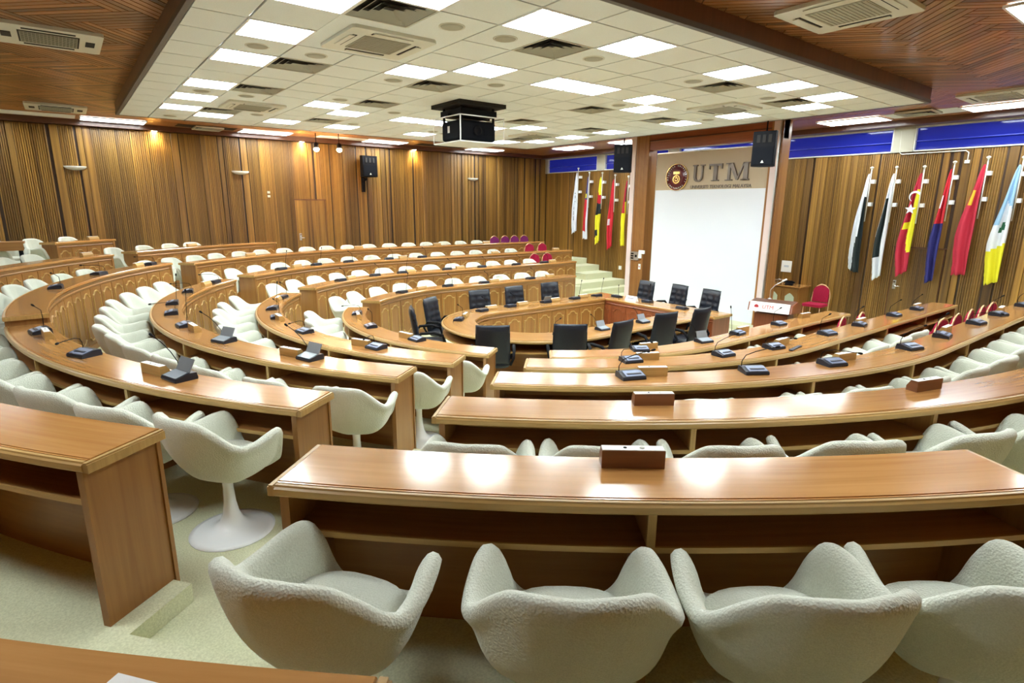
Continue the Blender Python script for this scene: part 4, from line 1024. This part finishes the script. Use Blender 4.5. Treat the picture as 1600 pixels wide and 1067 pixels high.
for k, z in enumerate((.32, .22)):
    t = thing('switch_plate', 'tiny cream square plate high on the back wall, %s of the pair' % ('upper', 'lower')[k], 'switch', (4.42, YA-.029, z+ZC)); link('plate', MB().box(-.035, .035, -.01, 0, -.03, .03).mesh('plate', CREAM), t); link('screw', MB().box(-.006, .006, -.013, -.0101, -.006, .006).mesh('screw', ALU), t)
cd = thing('conduit', 'thin cream conduit running under the window and down beside the flags', 'pipe', (XB-.05, 4.6, WB-.02))
link('pipe', MB().tube([(0, .42, .45), (0, .40, .02), (0, .36, -.02), (0, -.75, -.02), (0, -.80, -.06), (0, -.80, -.22)], .011, 8).mesh('pipe', CREAM), cd); link('pipe_clip', MB().box(-.015, .02, -.84, -.76, -.26, -.2).mesh('pipe_clip', CREAM), cd)

# ---------------------------------------------------------------- flags
finial = MB().lathe([(0, .02), (.035, .0), (.04, -.012), (.022, -.03), (.014, -.05), (.012, -.07), (0, -.07)], 12).mesh('finial', CREAM)
pole = MB().tube([(0, 0, -1.15), (0, 0, -.06)], .012, 8).mesh('pole', CREAM)
brk = MB().box(-.0, .10, -.045, .02, -.04, .04).mesh('bracket', WHITE)
def flag(y, ztop, length, w1, lab, mats, fn, seed, top0=.14, skew=.0, xo=.17):
    t = thing('wall_flag', lab, 'flag', (XB-xo, y, ztop), 0, None)
    link('finial', finial, t); link('pole', pole, t)
    for z in (-.30, -.78): b = link('bracket', brk, t, (.02, -.03, z))
    rnd = random.Random(seed); nu, nv = 16, 44; ph = rnd.uniform(0, 6); rows = []
    for a in range(nv+1):
        v = a/nv; wv = w1*(.10+.90*min(1, v*1.5)**.8)*(1-.25*max(0, v-.8)/.2*rnd.uniform(.6, 1) if v > .8 else 1); r = []
        for b in range(nu+1):
            q = b/nu
            yy = .012+wv*q*(1+.05*sin(v*9+ph))+skew*v; xx = -.035+.045*sin(q*pi*3.2+ph+v*1.5)*min(1, v*3)+.01*sin(v*14+q*4)
            z = -top0-length*v-.10*v*q*sin(ph)-.06*q*(v > .97)*abs(sin(q*8+ph))
            r.append((xx, yy, z))
        rows.append(r)
    mb = MB(); b0 = mb.quads(rows)
    mb.mi = [fn((k % nu+.5)/nu, (k//nu+.5)/nv) for k in range(nu*nv)]
    me = mb.mesh('cloth', mats, norm=False); me = ev(me, ('SOLIDIFY', dict(thickness=.004)))
    link('cloth', me, t); return t
def stex(u, v, pts, r): return any((u-a)**2+((v-b)*3)**2 < r*r for a, b in pts)
# left five (from the corner)
flag(14.55, 1.28+ZC, 1.95, 0.18, 'white flag with black writing, nearest the room corner', [F_W, F_K], lambda u, v: 1 if (.28 < u < .75 and .33 < v < .82 and int(v*34) % 3 != 0 and int(u*9+v*3) % 3 != 1) else 0, 1)
flag(14.02, 1.12+ZC, 2.05, 0.14, 'red and white striped flag with blue canton, second from the corner', [F_R, F_W, F_B, F_Y], lambda u, v: (3 if .28 < v < .34 and u > .4 else 2) if v < .36 and u > .25 else (1 if u < .3 or v > .88 else 0), 2)
flag(13.43, 1.09+ZC, 2.05, 0.18, 'yellow, red and black flag, third from the corner', [F_Y, F_R, F_K], lambda u, v: 1 if .28-.05*u < v < .42-.05*u else (2 if (.42-.05*u <= v < .57) or (.72+.1*u < v < .82+.1*u and u > .35) else 0), 3)
flag(12.87, 1.0+ZC, 2.1, 0.20, 'plain red flag with a white crescent, fourth from the corner', [F_R, F_W], lambda u, v: 1 if .56 < v < .65 and .62 < u < .80 else 0, 4)
flag(12.31, .94+ZC, 2.0, 0.23, 'flag dark red above and yellow below, next to the screen post', [F_Y, F_DR, F_K], lambda u, v: (2 if u < .35 else 1) if v < .50-.18*(u < .3) else 0, 5)
# right six
flag(5.44, .88+ZC, 2.15, 0.25, 'white and black flag, first right of the screen', [F_W, F_K], lambda u, v: 0 if u > .42 and v < .60+.9*(u-.42) or (u > .75 and v < .93) else (1 if v > .22 else 0), 6, skew=-.05)
flag(4.96, .87+ZC, 2.15, 0.21, 'white and black flag with a twisted white tip, second right of the screen', [F_W, F_K], lambda u, v: 1 if u > .38 and .22 < v < .80 and not (u > .85 and v < .6) else 0, 7, skew=-.02)
flag(4.46, .86+ZC, 2.0, 0.25, 'red and yellow quartered flag with white star and crescent', [F_DR, F_Y, F_W], lambda u, v: (1 if (u < .30 and .16 < v < .53) or (.47 < v < .55 and u < .9) or (.5 < v < .80 and u < .42-.9*(v-.55)) else 0), 8)
flag(3.96, .92+ZC, 2.2, 0.20, 'flag red above and navy below with white crescent, fourth right of the screen', [F_B, F_R, F_W], lambda u, v: 2 if .22 < v < .33 and .70 < u < .84 else (1 if v < .47 else 0), 9)
flag(3.44, .98+ZC, 2.1, 0.30, 'crimson flag with a gold emblem, fifth right of the screen', [F_DR, F_DG], lambda u, v: 1 if .20 < v < .36 and .58 < u < .86 and int(v*60) % 4 else 0, 10)
flag(2.92, .95+ZC, 2.15, 0.28, 'light blue, white and yellow flag with a green tree', [F_LB, F_W, F_Y, F_G], lambda u, v: 0 if v < .36-.1*u or (u > .62 and v < .5) else (3 if stex(u, v, ((.4, .50), (.3, .52), (.48, .54)), .1) else (1 if v < .66+.08*u else 2)), 11)
# star and crescent on the quartered flag, flat pieces sewn on the cloth
sel = [o for o in bpy.data.objects if o.get('label', '').startswith('red and yellow quartered')][0]
mb = MB(); pts = []
for k in range(10):
    a = pi/2+k*pi/5; r = .085 if k % 2 == 0 else .036; pts.append((.10+r*1.25*cos(a), -.86+r*1.25*sin(a)))
mb.prism(pts, 'x', -.112, -.104)
cr_ = [(.05+.11*cos(a), -.60+.11*sin(a)) for a in [radians(-60+15*k) for k in range(15)]]; cr2 = [(.055+.085*cos(a), -.618+.085*sin(a)) for a in [radians(150-15*k) for k in range(15)]]
for k in range(14): mb.prism([cr_[k], cr_[k+1], cr2[13-k], cr2[14-k]], 'x', -.112, -.104)
link('star_and_crescent', mb.mesh('star_and_crescent', F_W), sel)

# ---------------------------------------------------------------- lectern, cabinet, small things at the front
lc = thing('lectern', 'reddish wooden lectern with a white sign on its front, beside the screen', 'lectern', (9.14, 4.72, 0), radians(12))
link('column', MB().box(-.16, .20, -.26, .26, .05, .95, 'z').mesh('column', REDW), lc)
link('base', MB().box(-.26, .26, -.34, .34, 0, .06).mesh('base', REDW), lc)
link('desk_box', MB().prism([(-.28, 1.0), (.28, .95), (.28, 1.10), (.05, 1.16), (-.24, 1.13)], 'y', -.34, .34).mesh('desk_box', REDW), lc)
link('reading_board', MB().prism([(-.24, 1.135), (.05, 1.165), (.40, 1.06), (.40, 1.045), (.05, 1.148), (-.24, 1.120)], 'y', -.32, .32).mesh('reading_board', TRIMW), lc)
sg_ = link('sign', MB().prism([(-.315, 1.00), (-.285, 1.005), (-.245, 1.15), (-.262, 1.15)], 'y', -.31, .31).mesh('sign', PAPER), lc)
me = text_mesh('UTM', .085, .0015, 'sign_lettering', mat('sign red', (.62, .07, .07), .5)); me.transform(WALLROT); o = link('sign_lettering', me, sg_, (-.295, .02, 1.075)); o.rotation_euler = (0, radians(18), 0)
d_ = disc(0, .035, 0, .004, mat('sign emblem', (.45, .03, .04), .5), 'sign_emblem', sg_, 16); d_.location = (-.29, .20, 1.075)
link('carved_arch', MB().tube([(-.17, -.16, .35), (-.17, -.10, .46), (-.17, 0, .52), (-.17, .10, .46), (-.17, .16, .35)], .012, 6).mesh('carved_arch', EDGE), lc)
mc = thing('lectern_microphone', 'pale gooseneck microphone leaning over the lectern', 'microphone', (9.11, 4.80, 1.172))
link('base', MB().lathe([(0, 0), (.03, 0), (.03, .015), (0, .018)], 12).mesh('base', ALU), mc)
link('gooseneck', MB().tube([(0, 0, .015), (0, 0, .16), (.02, -.06, .24), (.04, -.16, .31)], .007, 6).mesh('gooseneck', ALU), mc); link('microphone_head', MB().tube([(.04, -.16, .31), (.055, -.22, .35)], .013, 8).mesh('microphone_head', PAPER), mc)
cb = thing('small_cabinet', 'small brown cabinet with pale green arched door panels against the flag wall', 'cabinet', (13.9, 6.93, 0)); 
link('body', MB().box(-.20, .25, -.42, .42, 0, .79, 'z').mesh('body', SIDE), cb); link('cabinet_top', MB().box(-.24, .27, -.46, .46, .79, .82, 'y').mesh('cabinet_top', DESK), cb)
for s_ in (-1, 1):
    dr = link('door', MB().box(-.222, -.2005, s_*.205-.19, s_*.205+.19, .06, .76, 'z').mesh('door', SIDE), cb)
    a = [( s_*.205-.11, .14), (s_*.205+.11, .14), (s_*.205+.11, .56), (s_*.205+.05, .62), (s_*.205, .65), (s_*.205-.05, .62), (s_*.205-.11, .56)]
    link('arched_inlay', MB().prism(a, 'x', -.2275, -.2225).mesh('arched_inlay', GLASSP), dr)
    link('knob', MB().lathe([(0, 0), (.012, .0), (.012, .02), (0, .02)], 10, c=(-.235, s_*.03, .42)).mesh('knob', BRASS), dr)
ph = thing('telephone', 'black telephone on top of the small cabinet', 'telephone', (13.85, 6.85, .821), radians(20))
link('body', MB().prism([(-.10, 0), (.10, 0), (.10, .07), (-.10, .03)], 'y', -.09, .09).mesh('body', BLACK), ph); link('handset', MB().tube([(-.02, -.12, .06), (.0, -.06, .085), (.0, .06, .085), (-.02, .12, .06)], .02, 8).mesh('handset', BLACK), ph)
wr = thing('wire_rack', 'small wire rack on the cabinet behind the telephone', 'rack', (13.95, 7.12, .821))
link('wire_frame', MB().tube([(-.1, -.1, 0), (-.1, -.1, .1), (-.1, .1, .1), (-.1, .1, 0)], .004, 6).mesh('wire_frame', ALU), wr); link('wire_frame', MB().tube([(.05, -.1, 0), (.05, -.1, .1), (.05, .1, .1), (.05, .1, 0)], .004, 6).mesh('wire_frame', ALU), wr)
# side table at the far left
st = thing('side_table', 'brown wooden table on black legs at the far left edge behind the desks', 'table', (-1.28, 14.62, fl(0)))
link('table_top', MB().box(-.75, .62, -.22, .22, .78, .81).mesh('table_top', SHELFW), st)
link('apron', MB().box(-.72, .60, -.22, -.20, .65, .78).mesh('apron', SHELFW), st)
for x in (-.68, .54):
    for y in (-.16, .17): link('leg', MB().box(x-.025, x+.025, y-.025, y+.025, .0, .779).mesh('leg', BLACK), st)
# power plate on a desk front
x, y, nx, ny = P(4, 2.62, -D-.012)
t = thing('desk_socket', 'white socket plate on the carved front of the fourth far desk', 'socket', (x, y, top(4)-.42), face_rz(nx, ny)); link('plate', MB().box(-.05, .05, .0, .014, -.045, .045).mesh('plate', WHITE), t); link('switch', MB().box(-.015, .015, .0141, .018, -.02, .02).mesh('switch', CREAM), t)
for p_ in (EX, BQ, BQP, NB_, TUL): p_['category'] = 'chair' if p_ is not NB_ else 'box'
